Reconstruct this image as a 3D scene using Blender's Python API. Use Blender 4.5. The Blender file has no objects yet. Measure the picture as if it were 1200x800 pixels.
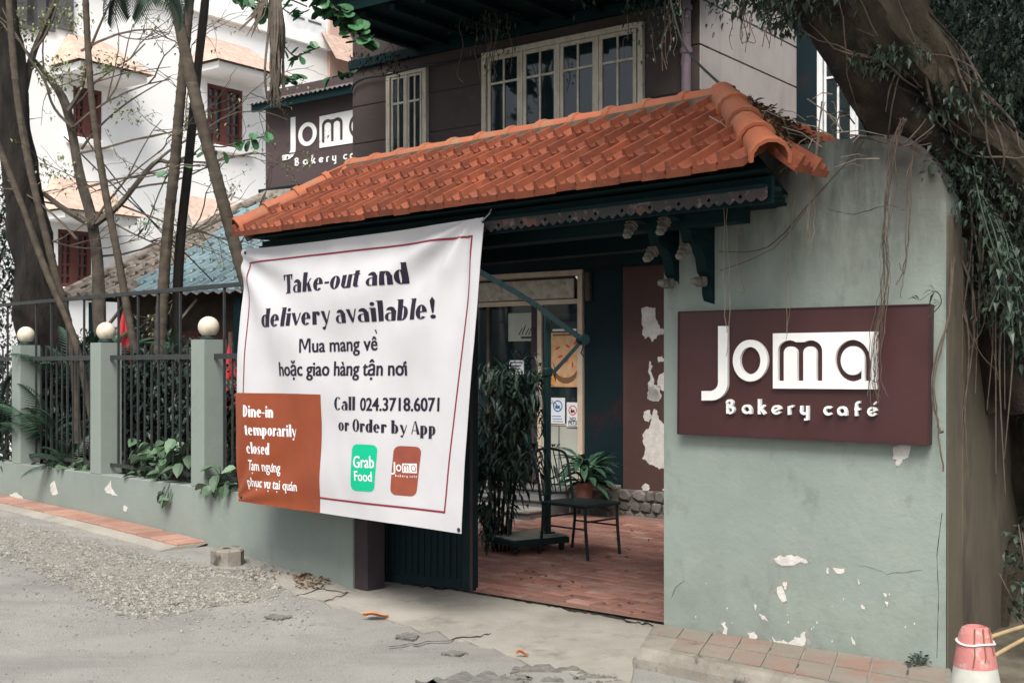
import bpy, math, random
from mathutils import Vector, Matrix, noise
random.seed(7)
S = bpy.context.scene
COL = S.collection
R = math.radians

# ------------------------------------------------------------------ camera
FPX = 1400.0          # focal length in photograph pixels (1200 wide)
EYE = 1.6
cam = bpy.data.objects.new('camera', bpy.data.cameras.new('camera'))
COL.objects.link(cam)
S.camera = cam
cam.location = (0, 0, EYE)
cam.rotation_euler = (R(90), 0, 0)
cam.data.sensor_width = 36
cam.data.lens = 36 * FPX / 1200
cam.data.shift_y = 31 / 1200
cam.data.clip_start = .05
cam.data.clip_end = 500
cam.data.dof.use_dof = True
cam.data.dof.focus_distance = 7.2
cam.data.dof.aperture_fstop = 9.0
# ------------------------------------------------------------------ light
world = bpy.data.worlds.new('World')
S.world = world
world.use_nodes = True
wn = world.node_tree
sky = wn.nodes.new('ShaderNodeTexSky')
sky.sky_type = 'NISHITA'
sky.sun_disc = False
sky.sun_elevation = R(52)
sky.sun_rotation = R(188)
sky.dust_density = 4.0
sky.air_density = 1.0
hsv = wn.nodes.new('ShaderNodeHueSaturation')          # cloud cover greys the sky
hsv.inputs['Saturation'].default_value = .42
wn.links.new(sky.outputs[0], hsv.inputs['Color'])
wn.links.new(hsv.outputs[0], wn.nodes['Background'].inputs[0])
wn.nodes['Background'].inputs[1].default_value = .095
sl = bpy.data.lights.new('sun', 'SUN')
sl.energy = 2.2
sl.angle = R(30)
sl.color = (1, .95, .88)
sun = bpy.data.objects.new('sun', sl)
COL.objects.link(sun)
sun.rotation_euler = (R(38), 0, R(-8))     # from behind and slightly to the left of the camera
S.view_settings.view_transform = 'Standard'
S.view_settings.look = 'None'
S.view_settings.gamma = 1
S.view_settings.exposure = 1.05
S.cycles.max_bounces = 6
S.cycles.use_denoising = True

# ------------------------------------------------------------------ frames
class Fr:
    """a vertical reference plane: s runs to the right along it, d away from the street, z up"""
    def __init__(f, o, ang):
        f.o, f.a = o, ang
        f.u = (math.cos(ang), math.sin(ang))
        f.v = (-math.sin(ang), math.cos(ang))
    def w(f, s, d, z):
        return Vector((f.o[0] + f.u[0]*s + f.v[0]*d, f.o[1] + f.u[1]*s + f.v[1]*d, z))
    def inv(f, p):
        x, y = p[0]-f.o[0], p[1]-f.o[1]
        return (x*f.u[0]+y*f.u[1], x*f.v[0]+y*f.v[1])
    def hit(f, px, py, d=0.0):
        k = (px-600)/FPX
        ox, oy = f.o[0]+f.v[0]*d, f.o[1]+f.v[1]*d
        t = (k*oy-ox)/(f.u[0]-k*f.u[1])
        Y = oy+f.u[1]*t
        return t, EYE+(431-py)*Y/FPX
G = Fr((-1.151, 8.615), math.atan2(-1400, 1440))        # fence, gate, banner
B = Fr((.0607*12.6, 12.6), math.atan2(-1400, 1850))     # cafe facade
W = Fr((.884, 6.95), math.atan2(-.609, .793))           # wall with the sign
V = Fr((-5.61, 22.0), math.atan2(.797, .603))           # white villa
Q = Fr((-5.57, 15.0), R(-28.3))                         # blue roofed outbuilding
N = Fr((0, 0), 0)
def at(px, py, Y):
    return Vector(((px-600)/FPX*Y, Y, EYE+(431-py)/FPX*Y))
def gh(x, y):
    """height of the street surface"""
    s, d = G.inv((x, y))
    if s >= 0: return 0.0
    return .205*(1-math.exp(max(s, -9)/2.8))/.886
def ground(px, py, lift=0.0):
    z = 0
    for i in range(12):
        Y = FPX*(EYE-z-lift)/(py-431)
        z = gh((px-600)/FPX*Y, Y)
    return Vector(((px-600)/FPX*Y, Y, z+lift))
def yard(x, y):
    s, d = G.inv((x, y))
    return .015+.085*max(0, min(1, d/3.6))

# ------------------------------------------------------------------ materials
def mat(name, col, col2=None, sc=4, rough=.8, bump=0.0, bsc=40, layers=(), metal=0, spec=.3, rnd=0.0, stretch=None, detail=6, lo=.35, hi=.65, bdist=.01):
    m = bpy.data.materials.new(name)
    m.use_nodes = True
    nt = m.node_tree
    b = nt.nodes['Principled BSDF']
    b.inputs['Roughness'].default_value = rough
    b.inputs['Metallic'].default_value = metal
    b.inputs['Specular IOR Level'].default_value = spec
    tc = nt.nodes.new('ShaderNodeTexCoord')
    src = tc.outputs['Object']
    oi = nt.nodes.new('ShaderNodeObjectInfo')
    if rnd:
        add = nt.nodes.new('ShaderNodeVectorMath'); add.operation = 'MULTIPLY_ADD'
        nt.links.new(oi.outputs['Random'], add.inputs[0])
        add.inputs[1].default_value = (37, 91, 53)
        nt.links.new(src, add.inputs[2])
        src = add.outputs[0]
    def nz(scale, st=None, det=6, rough_=.6, off=0):
        mp = nt.nodes.new('ShaderNodeMapping')
        nt.links.new(src, mp.inputs[0])
        mp.inputs['Scale'].default_value = st or (1, 1, 1)
        mp.inputs['Location'].default_value = (off, off*.7, off*.3)
        n = nt.nodes.new('ShaderNodeTexNoise')
        n.inputs['Scale'].default_value = scale
        n.inputs['Detail'].default_value = det
        n.inputs['Roughness'].default_value = rough_
        nt.links.new(mp.outputs[0], n.inputs['Vector'])
        return n
    def ramp(inp, a, c):
        r = nt.nodes.new('ShaderNodeMapRange')
        r.inputs['From Min'].default_value = a
        r.inputs['From Max'].default_value = c
        nt.links.new(inp, r.inputs['Value'])
        return r.outputs[0]
    def mix(f, a, c):
        x = nt.nodes.new('ShaderNodeMix'); x.data_type = 'RGBA'
        if isinstance(f, float): x.inputs[0].default_value = f
        else: nt.links.new(f, x.inputs[0])
        for i, q in ((6, a), (7, c)):
            if isinstance(q, tuple): x.inputs[i].default_value = (*q, 1)
            else: nt.links.new(q, x.inputs[i])
        return x.outputs[2]
    cur = col
    if col2: cur = mix(ramp(nz(sc, stretch, detail).outputs['Fac'], lo, hi), col, col2)
    for k, L in enumerate(layers):
        c3, s3, a3, b3 = L[:4]
        o = L[4] if len(L) > 4 else {}
        f = ramp(nz(s3, o.get('st'), 8, .65, 3.3*k+1).outputs['Fac'], a3, b3)
        if 'z' in o:
            sp = nt.nodes.new('ShaderNodeSeparateXYZ'); nt.links.new(src, sp.inputs[0])
            zz = ramp(sp.outputs[2], o['z'][0], o['z'][1])
            mu = nt.nodes.new('ShaderNodeMath'); mu.operation = 'MULTIPLY'
            nt.links.new(f, mu.inputs[0]); nt.links.new(zz, mu.inputs[1]); f = mu.outputs[0]
        if 'k' in o:
            mu = nt.nodes.new('ShaderNodeMath'); mu.operation = 'MULTIPLY'
            nt.links.new(f, mu.inputs[0]); mu.inputs[1].default_value = o['k']; f = mu.outputs[0]
        cur = mix(f, cur, c3)
    if rnd:
        hs = nt.nodes.new('ShaderNodeHueSaturation')
        if isinstance(cur, tuple): hs.inputs['Color'].default_value = (*cur, 1)
        else: nt.links.new(cur, hs.inputs['Color'])
        r = nt.nodes.new('ShaderNodeMapRange')
        nt.links.new(oi.outputs['Random'], r.inputs['Value'])
        r.inputs['To Min'].default_value = 1-rnd
        r.inputs['To Max'].default_value = 1+rnd
        nt.links.new(r.outputs[0], hs.inputs['Value'])
        cur = hs.outputs[0]
    if isinstance(cur, tuple): b.inputs['Base Color'].default_value = (*cur, 1)
    else: nt.links.new(cur, b.inputs['Base Color'])
    if bump:
        bp = nt.nodes.new('ShaderNodeBump')
        bp.inputs['Strength'].default_value = bump
        bp.inputs['Distance'].default_value = bdist
        nt.links.new(nz(bsc, stretch, 8, .7, 9).outputs['Fac'], bp.inputs['Height'])
        nt.links.new(bp.outputs[0], b.inputs['Normal'])
    return m
M = {}
def dm(key, *a, **k): M[key] = mat(key, *a, **k)
GRIME = (.05, .05, .045)
dm('sage_plaster', (.205, .245, .218), (.235, .275, .245), sc=1.4, rough=.88, bump=.55, bsc=9, bdist=.012,
   layers=[((.27, .30, .27), 3.5, .52, .75, {'k': .6}), ((.135, .155, .145), 7, .56, .70, {'k': .5, 'st': (1, 1, .5)}), ((.15, .165, .145), 2.2, .40, .62, {'z': (.75, 0.0), 'k': .75}),
           ((.07, .066, .058), 3.0, .28, .58, {'z': (1.85, 2.6), 'st': (1.8, 1, .45), 'k': .95}), ((.62, .62, .58), 26, .70, .72, {'z': (.9, .1), 'k': .8}), ((.12, .13, .12), 42, .70, .76, {'k': .5})])  # upper wall: mould, plus shade from above painted into the colour
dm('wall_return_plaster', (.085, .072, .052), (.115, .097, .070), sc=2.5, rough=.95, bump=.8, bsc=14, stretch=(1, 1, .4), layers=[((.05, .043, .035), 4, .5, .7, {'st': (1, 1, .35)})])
dm('fence_plaster', (.185, .22, .198), (.215, .25, .225), sc=1.2, rough=.88, bump=.5, bsc=9,
   layers=[((.17, .19, .175), 2.5, .42, .68, {'z': (.45, .05), 'k': .7}), ((.13, .14, .12), 5, .58, .75, {'st': (1, 1, .3), 'k': .55}), ((.45, .46, .42), 30, .69, .71, {'k': .6})])
dm('old_render', (.20, .21, .19), (.27, .27, .245), sc=16, rough=.95, bump=.8, bsc=40)
dm('peeled_white', (.60, .585, .55), (.46, .44, .41), sc=12, rough=.9, bump=.6, bsc=40)
dm('asphalt', (.21, .207, .192), (.275, .27, .25), sc=1.1, rough=.93, bump=1.0, bsc=70, bdist=.012,
   layers=[((.13, .13, .12), 2.2, .56, .72, {'k': .6}), ((.40, .385, .34), 90, .52, .66, {'k': .75}), ((.09, .088, .08), 75, .60, .68, {'k': .7}), ((.12, .115, .105), 9, .66, .72, {'k': .6, 'st': (1, .35, 1)}), ((.30, .285, .26), .6, .5, .7, {'k': .5}), ((.10, .098, .09), 24, .64, .69, {'k': .6}), ((.16, .155, .145), 1.5, .5, .62, {'k': .45, 'st': (.3, 1, 1)})])
dm('concrete', (.25, .235, .20), (.34, .32, .28), sc=1.6, rough=.9, bump=.9, bsc=45, bdist=.012, layers=[((.12, .115, .1), 3, .55, .72, {'k': .7}), ((.36, .34, .3), 8, .58, .7, {'k': .5}), ((.08, .08, .07), 50, .66, .7, {'k': .5})])
dm('kerb_concrete', (.17, .155, .13), (.26, .24, .205), sc=5, rough=.92, bump=.9, bsc=30, layers=[((.05, .05, .047), 4, .56, .62, {'k': .85})])
dm('dark_tar', (.10, .098, .09), (.19, .185, .165), sc=26, rough=.95, bump=.5, bsc=90)
dm('crack_dirt', (.03, .028, .022), rough=1)
dm('gravel', (.22, .21, .185), (.29, .28, .25), sc=40, rough=.95, bump=1, bsc=80, layers=[((.12, .11, .095), 55, .52, .6)])
dm('gravel_stone', (.30, .29, .26), (.13, .125, .11), sc=22, rough=.9, lo=.4, hi=.6)
dm('soil_pale', (.13, .115, .085), (.07, .06, .045), sc=7, rough=1, bump=1, bsc=30)
dm('garden_soil', (.05, .045, .032), (.08, .065, .045), sc=6, rough=1, bump=1, bsc=20)
dm('pink_brick', (.27, .145, .11), (.33, .20, .155), sc=6, rough=.9, bump=.5, bsc=40, rnd=.16, layers=[((.27, .22, .18), 5, .55, .7, {'k': .6})])
dm('paver', (.29, .14, .108), (.25, .125, .10), sc=3, rough=.75, bump=.5, bsc=30, rnd=.2, layers=[((.40, .29, .24), 2.0, .5, .7, {'k': .7}), ((.16, .10, .085), 1.1, .52, .7, {'k': .6})])
dm('paver_joint', (.24, .13, .10), (.17, .11, .09), sc=3, rough=.95, bump=.4)
dm('worn_red_tile', (.19, .17, .142), (.225, .20, .165), sc=3.5, rough=.95, bump=.9, bsc=26, layers=[((.25, .12, .09), 3.2, .50, .64, {'k': .55}), ((.09, .085, .075), 6, .60, .70, {'k': .7})])
dm('roof_tile', (.26, .070, .033), (.165, .050, .028), sc=7, rough=.7, bump=.45, bsc=50, rnd=.20, spec=.3, layers=[((.36, .14, .075), 5, .55, .75, {'k': .5}), ((.12, .045, .032), 6, .54, .74, {'k': .55}), ((.040, .032, .026), 15, .62, .70, {'k': .75})])
dm('ridge_tile', (.34, .098, .044), (.27, .092, .048), sc=6, rough=.7, bump=.4, bsc=45, rnd=.12, layers=[((.20, .15, .085), 7, .5, .68, {'k': .75}), ((.10, .07, .05), 24, .6, .7, {'k': .5})])
dm('mortar', (.13, .10, .075), (.07, .06, .045), sc=12, rough=1, bump=1, bsc=30)
dm('dark_timber', (.002, .013, .016), (.004, .018, .020), sc=6, rough=.7, spec=.12, bump=.3, bsc=25, stretch=(1, 1, 6))
dm('valance', (.048, .036, .034), (.028, .032, .034), sc=9, rough=.7, bump=.4, layers=[((.15, .13, .12), 18, .55, .7), ((.16, .07, .05), 5, .56, .66)])
dm('carved_finial', (.17, .155, .13), (.07, .06, .055), sc=16, rough=.8, bump=.6)
dm('maroon_wall', (.046, .036, .033), (.056, .043, .039), sc=1.3, rough=.85, bump=.35, bsc=12, layers=[((.035, .03, .032), 2.6, .5, .72, {'k': .7}), ((.10, .085, .075), 5, .62, .75, {'k': .4})])
dm('brown_wall', (.058, .030, .026), (.075, .039, .034), sc=2, rough=.75, bump=.35, bsc=12, layers=[((.15, .11, .10), 16, .66, .72, {'k': .6}), ((.05, .028, .026), 3, .5, .7, {'k': .6})])
dm('dark_wall', (.003, .012, .016), (.006, .016, .020), sc=2, rough=.7, spec=.15, bump=.2, bsc=14, layers=[((.03, .012, .013), 1.6, .55, .7)])
dm('white_wall', (.34, .31, .295), (.40, .365, .35), sc=1.8, rough=.85, bump=.3, layers=[((.28, .25, .24), 4, .52, .7, {'st': (1, 1, .2), 'k': .6})])
dm('groove_dark', (.05, .045, .045), rough=.9)
dm('window_paint', (.50, .47, .40), (.38, .34, .27), sc=14, rough=.75, bump=.5, bsc=50, stretch=(1, 1, .4), layers=[((.16, .12, .085), 20, .60, .68, {'k': .8})])
dm('white_paint', (.75, .76, .76), (.62, .64, .66), sc=6, rough=.6)
dm('curtain', (.30, .20, .165), (.17, .125, .12), sc=7, rough=.95, stretch=(1, 1, .15))
dm('stone', (.085, .082, .080), (.14, .13, .12), sc=6, rough=.9, bump=1, bsc=18, rnd=.35, layers=[((.25, .23, .21), 9, .60, .7, {'k': .6})])
dm('stone_mortar', (.17, .155, .135), (.10, .09, .08), sc=9, rough=1, bump=1)
dm('step_stone', (.085, .085, .088), (.13, .13, .13), sc=4, rough=.7, bump=.3)
dm('step_edge', (.26, .24, .21), (.16, .15, .135), sc=5, rough=.8, bump=.4)
dm('door_cream', (.50, .41, .31), (.42, .33, .25), sc=8, rough=.6, bump=.2)
dm('transom_panel', (.46, .43, .36), (.30, .26, .20), sc=9, rough=.8, layers=[((.22, .17, .11), 12, .55, .68)])
dm('iron', (.005, .016, .018), (.010, .022, .022), sc=20, rough=.5, bump=.2, bsc=60, spec=.3)
dm('fence_iron', (.020, .026, .028), (.035, .036, .036), sc=14, rough=.6, bump=.3, bsc=60)
dm('gate_metal', (.003, .013, .017), (.006, .017, .020), sc=8, rough=.6, spec=.15, bump=.25, bsc=30)
dm('gate_post', (.032, .024, .028), (.042, .030, .032), sc=5, rough=.75, bump=.3)
dm('umbrella_metal', (.004, .018, .022), (.008, .024, .026), sc=12, rough=.35, spec=.4)
dm('stone_plate', (.33, .35, .29), (.25, .27, .22), sc=10, rough=.75, bump=.3)
dm('rubber', (.015, .015, .015), rough=.8)
dm('sign_maroon', (.040, .012, .0115), (.048, .0155, .0145), sc=2.5, rough=.5, spec=.4, bump=.12, bsc=8, layers=[((.12, .06, .06), 30, .68, .74, {'k': .4}), ((.055, .02, .024), 2, .5, .7, {'k': .6})])
dm('sign_edge', (.035, .016, .02), rough=.6)
dm('letter_white', (.80, .80, .78), (.72, .72, .70), sc=7, rough=.5)
dm('banner_white', (.47, .47, .485), (.51, .51, .525), sc=2, rough=.5, spec=.35)
dm('ink_navy', (.012, .007, .020), (.016, .010, .024), sc=9, rough=.5)
dm('ink_red', (.20, .02, .035), rough=.5)
dm('ink_brown', (.21, .046, .018), (.25, .058, .022), sc=3, rough=.45)
dm('ink_white', (.74, .73, .74), rough=.5)
dm('ink_green', (0.0, .42, .22), rough=.45)
dm('ink_rust', (.27, .07, .035), (.22, .055, .04), sc=8, rough=.45)
dm('purple_board', (.058, .040, .042), (.070, .048, .050), sc=2, rough=.7, bump=.1)
dm('villa_white', (.90, .91, .90), (.84, .85, .84), sc=.8, rough=.9)
dm('villa_pink', (.55, .40, .34), (.48, .34, .29), sc=1.5, rough=.9)
dm('villa_tile', (.52, .38, .31), (.40, .29, .24), sc=9, lo=.42, hi=.58, rough=.85, rnd=.15)
dm('redwood', (.13, .04, .032), (.09, .032, .028), sc=7, rough=.6)
dm('blue_tile', (.17, .26, .29), (.22, .30, .325), sc=7, rough=.5, rnd=.18, layers=[((.22, .19, .16), 3, .55, .68, {'k': .7})])
dm('mossy_tile', (.17, .145, .12), (.27, .24, .21), sc=6, rough=.95, rnd=.25, bump=.8, layers=[((.06, .05, .04), 10, .5, .65)])
dm('dull_wood', (.085, .06, .045), (.05, .038, .032), sc=7, rough=.85, bump=.4)
dm('corrugated', (.11, .10, .10), (.16, .15, .14), sc=7, rough=.6, bump=.3)
dm('lamp_glass', (.62, .56, .46), (.52, .46, .36), sc=5, rough=.4, spec=.4, layers=[((.30, .26, .20), 9, .56, .72, {'k': .6})])
dm('bark_dark', (.009, .008, .007), (.024, .019, .016), sc=9, rough=.95, bump=1, bsc=22, stretch=(1, 1, .3), bdist=.03)
dm('bark_ringed', (.055, .044, .034), (.085, .070, .052), sc=12, lo=.4, rough=.9, bump=.6, bsc=30, layers=[((.04, .034, .028), 7, .50, .68, {'k': .7}), ((.18, .155, .12), 1.0, .60, .68, {'st': (.3, .3, 17), 'k': .7}), ((.03, .027, .022), 1.0, .58, .70, {'st': (.5, .5, 13), 'k': .7})])
dm('bark_grey', (.10, .086, .07), (.055, .046, .038), sc=11, rough=.9, bump=.8, bsc=30)
dm('bark_banyan', (.055, .036, .026), (.022, .017, .015), sc=5, rough=.95, bump=1, bsc=14, bdist=.08, stretch=(1, 1, .5), layers=[((.12, .095, .066), 5, .52, .66, {'k': .5}), ((.04, .05, .026), 6, .54, .7, {'k': .6})])
dm('bark_olive', (.042, .034, .024), (.078, .064, .044), sc=5, rough=.95, bump=1, bsc=12, bdist=.05, stretch=(1, 1, .25), layers=[((.045, .038, .028), 5, .5, .7, {'st': (1, 1, .2), 'k': .8}), ((.14, .12, .09), 9, .56, .7, {'k': .5})])
dm('twig', (.12, .10, .08), (.07, .055, .045), sc=15, rough=.95)
dm('twig_pale', (.24, .205, .16), (.15, .12, .09), sc=15, rough=.95)
dm('vine_root', (.07, .052, .042), (.12, .095, .075), sc=12, rough=.95)
dm('leaf_dark', (.008, .024, .019), (.020, .042, .026), sc=3, rough=.45, spec=.4, rnd=.2)
dm('leaf_ivy', (.014, .032, .022), (.040, .062, .038), sc=5, rough=.5, spec=.4, rnd=.2)
dm('leaf_pothos', (.055, .105, .060), (.095, .155, .090), sc=6, rough=.4, spec=.4, rnd=.35)
dm('leaf_green', (.030, .10, .045), (.055, .15, .06), sc=5, rough=.45, spec=.4, rnd=.3)
dm('leaf_pale', (.20, .24, .10), (.28, .31, .15), sc=5, rough=.6, rnd=.3)
dm('palm_leaf', (.018, .050, .030), (.030, .075, .042), sc=4, rough=.4, spec=.5, rnd=.25)
dm('dry_leaf', (.20, .12, .07), (.10, .065, .045), sc=6, rough=.9, rnd=.4)
dm('orange_leaf', (.45, .20, .10), (.34, .16, .09), sc=12, rough=.8)
dm('terracotta_pot', (.26, .13, .10), (.20, .10, .08), sc=9, rough=.8)
dm('cone_pink', (.46, .17, .155), (.40, .16, .145), sc=9, rough=.6, bump=.4, layers=[((.45, .36, .32), 14, .55, .66, {'k': .8}), ((.12, .07, .06), 18, .62, .70, {'k': .7})])
dm('cone_white', (.50, .50, .45), (.36, .36, .32), sc=8, rough=.7)
dm('bamboo', (.36, .27, .14), (.26, .19, .10), sc=8, rough=.6)
dm('red_canvas', (.42, .035, .045), (.34, .03, .04), sc=5, rough=.8)
dm('paper_white', (.62, .64, .66), rough=.7)
dm('poster_cream', (.50, .26, .13), (.60, .40, .22), sc=12, rough=.6)
dm('poster_red', (.55, .06, .04), rough=.6)
dm('poster_orange', (.62, .28, .05), rough=.6)
dm('poster_brown', (.17, .085, .045), rough=.6)
dm('ink_black', (.02, .02, .025), rough=.6)
dm('ink_blue', (.03, .13, .30), rough=.6)
dm('pipe_purple', (.17, .13, .155), (.13, .10, .12), sc=9, rough=.6)
dm('black_cable', (.012, .014, .014), rough=.6)
dm('tube_white', (.46, .43, .38), (.33, .30, .26), sc=7, rough=.5)
dm('interior', (.07, .07, .065), (.11, .10, .09), sc=2, rough=.9)
dm('pale_panel', (.36, .37, .32), (.30, .31, .27), sc=4, rough=.7)
dm('opening_dark', (.012, .018, .032), (.018, .022, .036), sc=3, rough=.7)
def glassmat(key, tint, alpha):
    m = bpy.data.materials.new(key); m.use_nodes = True
    nt = m.node_tree; b = nt.nodes['Principled BSDF']
    b.inputs['Base Color'].default_value = (*tint, 1)
    b.inputs['Roughness'].default_value = .04
    b.inputs['Specular IOR Level'].default_value = .8
    b.inputs['Alpha'].default_value = alpha
    bp = nt.nodes.new('ShaderNodeBump'); n = nt.nodes.new('ShaderNodeTexNoise')
    n.inputs['Scale'].default_value = 2.5
    bp.inputs['Strength'].default_value = .1
    nt.links.new(n.outputs['Fac'], bp.inputs['Height']); nt.links.new(bp.outputs[0], b.inputs['Normal'])
    M[key] = m
glassmat('glass', (.015, .03, .035), .55)
glassmat('glass_dark', (.008, .018, .022), .85)

# ------------------------------------------------------------------ building helpers
OFF = {}
def props(o, label=None, cat=None, group=None, kind=None):
    if label: o['label'] = label
    if cat: o['category'] = cat
    if group: o['group'] = group
    if kind: o['kind'] = kind
    return o
def thing(name, label, cat, fr=N, s=0, d=0, z=0, group=None, kind=None):
    o = bpy.data.objects.new(name, None)
    COL.objects.link(o)
    o.location = fr.w(s, d, z)
    o.rotation_euler = (0, 0, fr.a)
    o.empty_display_size = .2
    OFF[o.name] = Vector((s, d, z))
    return props(o, label, cat, group, kind)
class MB:
    def __init__(m):
        m.v, m.f = [], []
    def add(m, vs, fs):
        n = len(m.v)
        m.v += [tuple(p) for p in vs]
        m.f += [tuple(i+n for i in q) for q in fs]
        return m
    def box(m, x0, x1, y0, y1, z0, z1, bev=0):
        if bev:
            b = bev
            vs, idx = [], {}
            for xi, x in ((0, x0), (1, x1)):
                for yi, y in ((0, y0), (1, y1)):
                    for zi, z in ((0, z0), (1, z1)):
                        sx, sy, sz = (b if xi == 0 else -b), (b if yi == 0 else -b), (b if zi == 0 else -b)
                        for k, p in enumerate(((x, y+sy, z+sz), (x+sx, y, z+sz), (x+sx, y+sy, z))):
                            idx[(xi, yi, zi, k)] = len(vs); vs.append(p)
            fs = []
            I = lambda a, c, e, k: idx[(a, c, e, k)]
            for a in (0, 1):
                fs.append((I(a,0,0,0), I(a,1,0,0), I(a,1,1,0), I(a,0,1,0)))
                fs.append((I(0,a,0,1), I(1,a,0,1), I(1,a,1,1), I(0,a,1,1)))
                fs.append((I(0,0,a,2), I(1,0,a,2), I(1,1,a,2), I(0,1,a,2)))
            for a in (0, 1):
                for c in (0, 1):
                    fs.append((I(a,c,0,0), I(a,c,1,0), I(a,c,1,1), I(a,c,0,1)))
                    fs.append((I(a,0,c,0), I(a,1,c,0), I(a,1,c,2), I(a,0,c,2)))
                    fs.append((I(0,a,c,1), I(1,a,c,1), I(1,a,c,2), I(0,a,c,2)))
                    for e in (0, 1):
                        fs.append((I(a,c,e,0), I(a,c,e,1), I(a,c,e,2)))
            return m.add(vs, fs)
        vs = [(x0,y0,z0),(x1,y0,z0),(x1,y1,z0),(x0,y1,z0),(x0,y0,z1),(x1,y0,z1),(x1,y1,z1),(x0,y1,z1)]
        return m.add(vs, [(0,3,2,1),(4,5,6,7),(0,1,5,4),(1,2,6,5),(2,3,7,6),(3,0,4,7)])
    def bar(m, p, q, w, h=None, up=Vector((0, 0, 1))):
        p, q = Vector(p), Vector(q); h = h or w
        t = (q-p).normalized()
        a = t.cross(up)
        if a.length < 1e-4: a = t.cross(Vector((1, 0, 0)))
        a.normalize(); b = a.cross(t).normalized()
        vs = []
        for e in (p, q):
            for i, j in ((-1,-1),(1,-1),(1,1),(-1,1)): vs.append(e+a*i*w/2+b*j*h/2)
        return m.add(vs, [(0,1,2,3),(7,6,5,4),(0,4,5,1),(1,5,6,2),(2,6,7,3),(3,7,4,0)])
    def tube(m, pts, rad, seg=8, cap=True, jit=0):
        pts = [Vector(p) for p in pts]
        n = len(pts)
        if not isinstance(rad, (list, tuple)): rad = [rad]*n
        t0 = (pts[1]-pts[0]).normalized()
        a = t0.orthogonal().normalized()
        rings = []
        for i in range(n):
            t = (pts[min(i+1, n-1)]-pts[max(i-1, 0)])
            if t.length < 1e-9: t = t0
            t = t.normalized()
            a = (a-t*a.dot(t))
            a = a.normalized() if a.length > 1e-6 else t.orthogonal().normalized()
            b = t.cross(a)
            ring = []
            for k in range(seg):
                an = 2*math.pi*k/seg
                r = rad[i]*(1+(jit*noise.noise(pts[i]*2+Vector((math.cos(an)*1.5, math.sin(an)*1.5, 3)))+(.22*abs(noise.noise(Vector((math.cos(an)*4.5, math.sin(an)*4.5, i*.12))))+.06*noise.noise(pts[i]*14+Vector((math.cos(an)*6, math.sin(an)*6, 0))) if jit >= .4 else 0) if jit else 0))
                ring.append(pts[i]+(a*math.cos(an)+b*math.sin(an))*r)
            rings.append(ring)
        vs = [p for r in rings for p in r]
        fs = [(i*seg+k, i*seg+(k+1) % seg, (i+1)*seg+(k+1) % seg, (i+1)*seg+k) for i in range(n-1) for k in range(seg)]
        if cap:
            fs.append(tuple(range(seg-1, -1, -1)))
            fs.append(tuple((n-1)*seg+k for k in range(seg)))
        return m.add(vs, fs)
    def lathe(m, prof, c=(0, 0, 0), seg=20):
        vs = []
        for r, z in prof:
            for k in range(seg):
                an = 2*math.pi*k/seg
                vs.append((c[0]+r*math.cos(an), c[1]+r*math.sin(an), c[2]+z))
        n = len(prof)
        fs = [(i*seg+k, i*seg+(k+1) % seg, (i+1)*seg+(k+1) % seg, (i+1)*seg+k) for i in range(n-1) for k in range(seg)]
        fs.append(tuple(range(seg-1, -1, -1)))
        fs.append(tuple((n-1)*seg+k for k in range(seg)))
        return m.add(vs, fs)
    def prism(m, poly, fn, t0, t1):
        """poly: 2D outline; fn(a, b, t) -> point; between depths t0 and t1"""
        n = len(poly)
        vs = [fn(a, b, t0) for a, b in poly]+[fn(a, b, t1) for a, b in poly]
        fs = [tuple(range(n)), tuple(range(2*n-1, n-1, -1))]
        fs += [(i, (i+1) % n, n+(i+1) % n, n+i) for i in range(n)]
        return m.add(vs, fs)
    def leaf(m, p, dr, up, L, Wd, fold=.15, droop=.25):
        p = Vector(p); dr = Vector(dr).normalized()
        sd = dr.cross(Vector(up))
        if sd.length < 1e-4: sd = dr.orthogonal()
        sd.normalize(); nn = sd.cross(dr).normalized()
        a = p+dr*L*.45+sd*Wd/2+nn*Wd*fold
        b = p+dr*L*.45-sd*Wd/2+nn*Wd*fold
        mid = p+dr*L*.5
        tip = p+dr*L*.95-Vector((0, 0, 1))*L*droop
        return m.add([p, a, tip, b, mid], [(0, 1, 4), (1, 2, 4), (2, 3, 4), (3, 0, 4)])
    def build(m, name, mt, parent=None, smooth=False, fr=None):
        off = OFF.get(parent.name, Vector()) if parent else Vector()
        me = bpy.data.meshes.new(name)
        me.from_pydata([(x-off[0], y-off[1], z-off[2]) for x, y, z in m.v], [], m.f)
        mats = mt if isinstance(mt, (list, tuple)) else [mt]
        for q in mats: me.materials.append(M[q])
        if smooth:
            me.polygons.foreach_set('use_smooth', [True]*len(me.polygons))
            try: me.set_sharp_from_angle(angle=R(45))
            except Exception: pass
        me.update()
        o = bpy.data.objects.new(name, me)
        COL.objects.link(o)
        if parent:
            o.parent = parent
            OFF[o.name] = off
        elif fr:
            o.location = fr.w(0, 0, 0); o.rotation_euler = (0, 0, fr.a)
        return o
def piece(name, me, parent, loc, mtx=None, sc=(1, 1, 1)):
    """an object sharing mesh data, placed in its parent's frame"""
    o = bpy.data.objects.new(name, me)
    COL.objects.link(o)
    o.parent = parent
    off = OFF[parent.name]
    m4 = (mtx.to_4x4() if mtx is not None else Matrix.Identity(4)) @ Matrix.Diagonal((*sc, 1))
    o.matrix_local = Matrix.Translation(Vector(loc)-off) @ m4
    OFF[o.name] = off
    return o
def meshdata(mb, name, mt, smooth=False):
    me = bpy.data.meshes.new(name)
    me.from_pydata(mb.v, [], mb.f)
    me.materials.append(M[mt])
    if smooth:
        me.polygons.foreach_set('use_smooth', [True]*len(me.polygons))
        try: me.set_sharp_from_angle(angle=R(40))
        except Exception: pass
    me.update()
    return me
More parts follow.
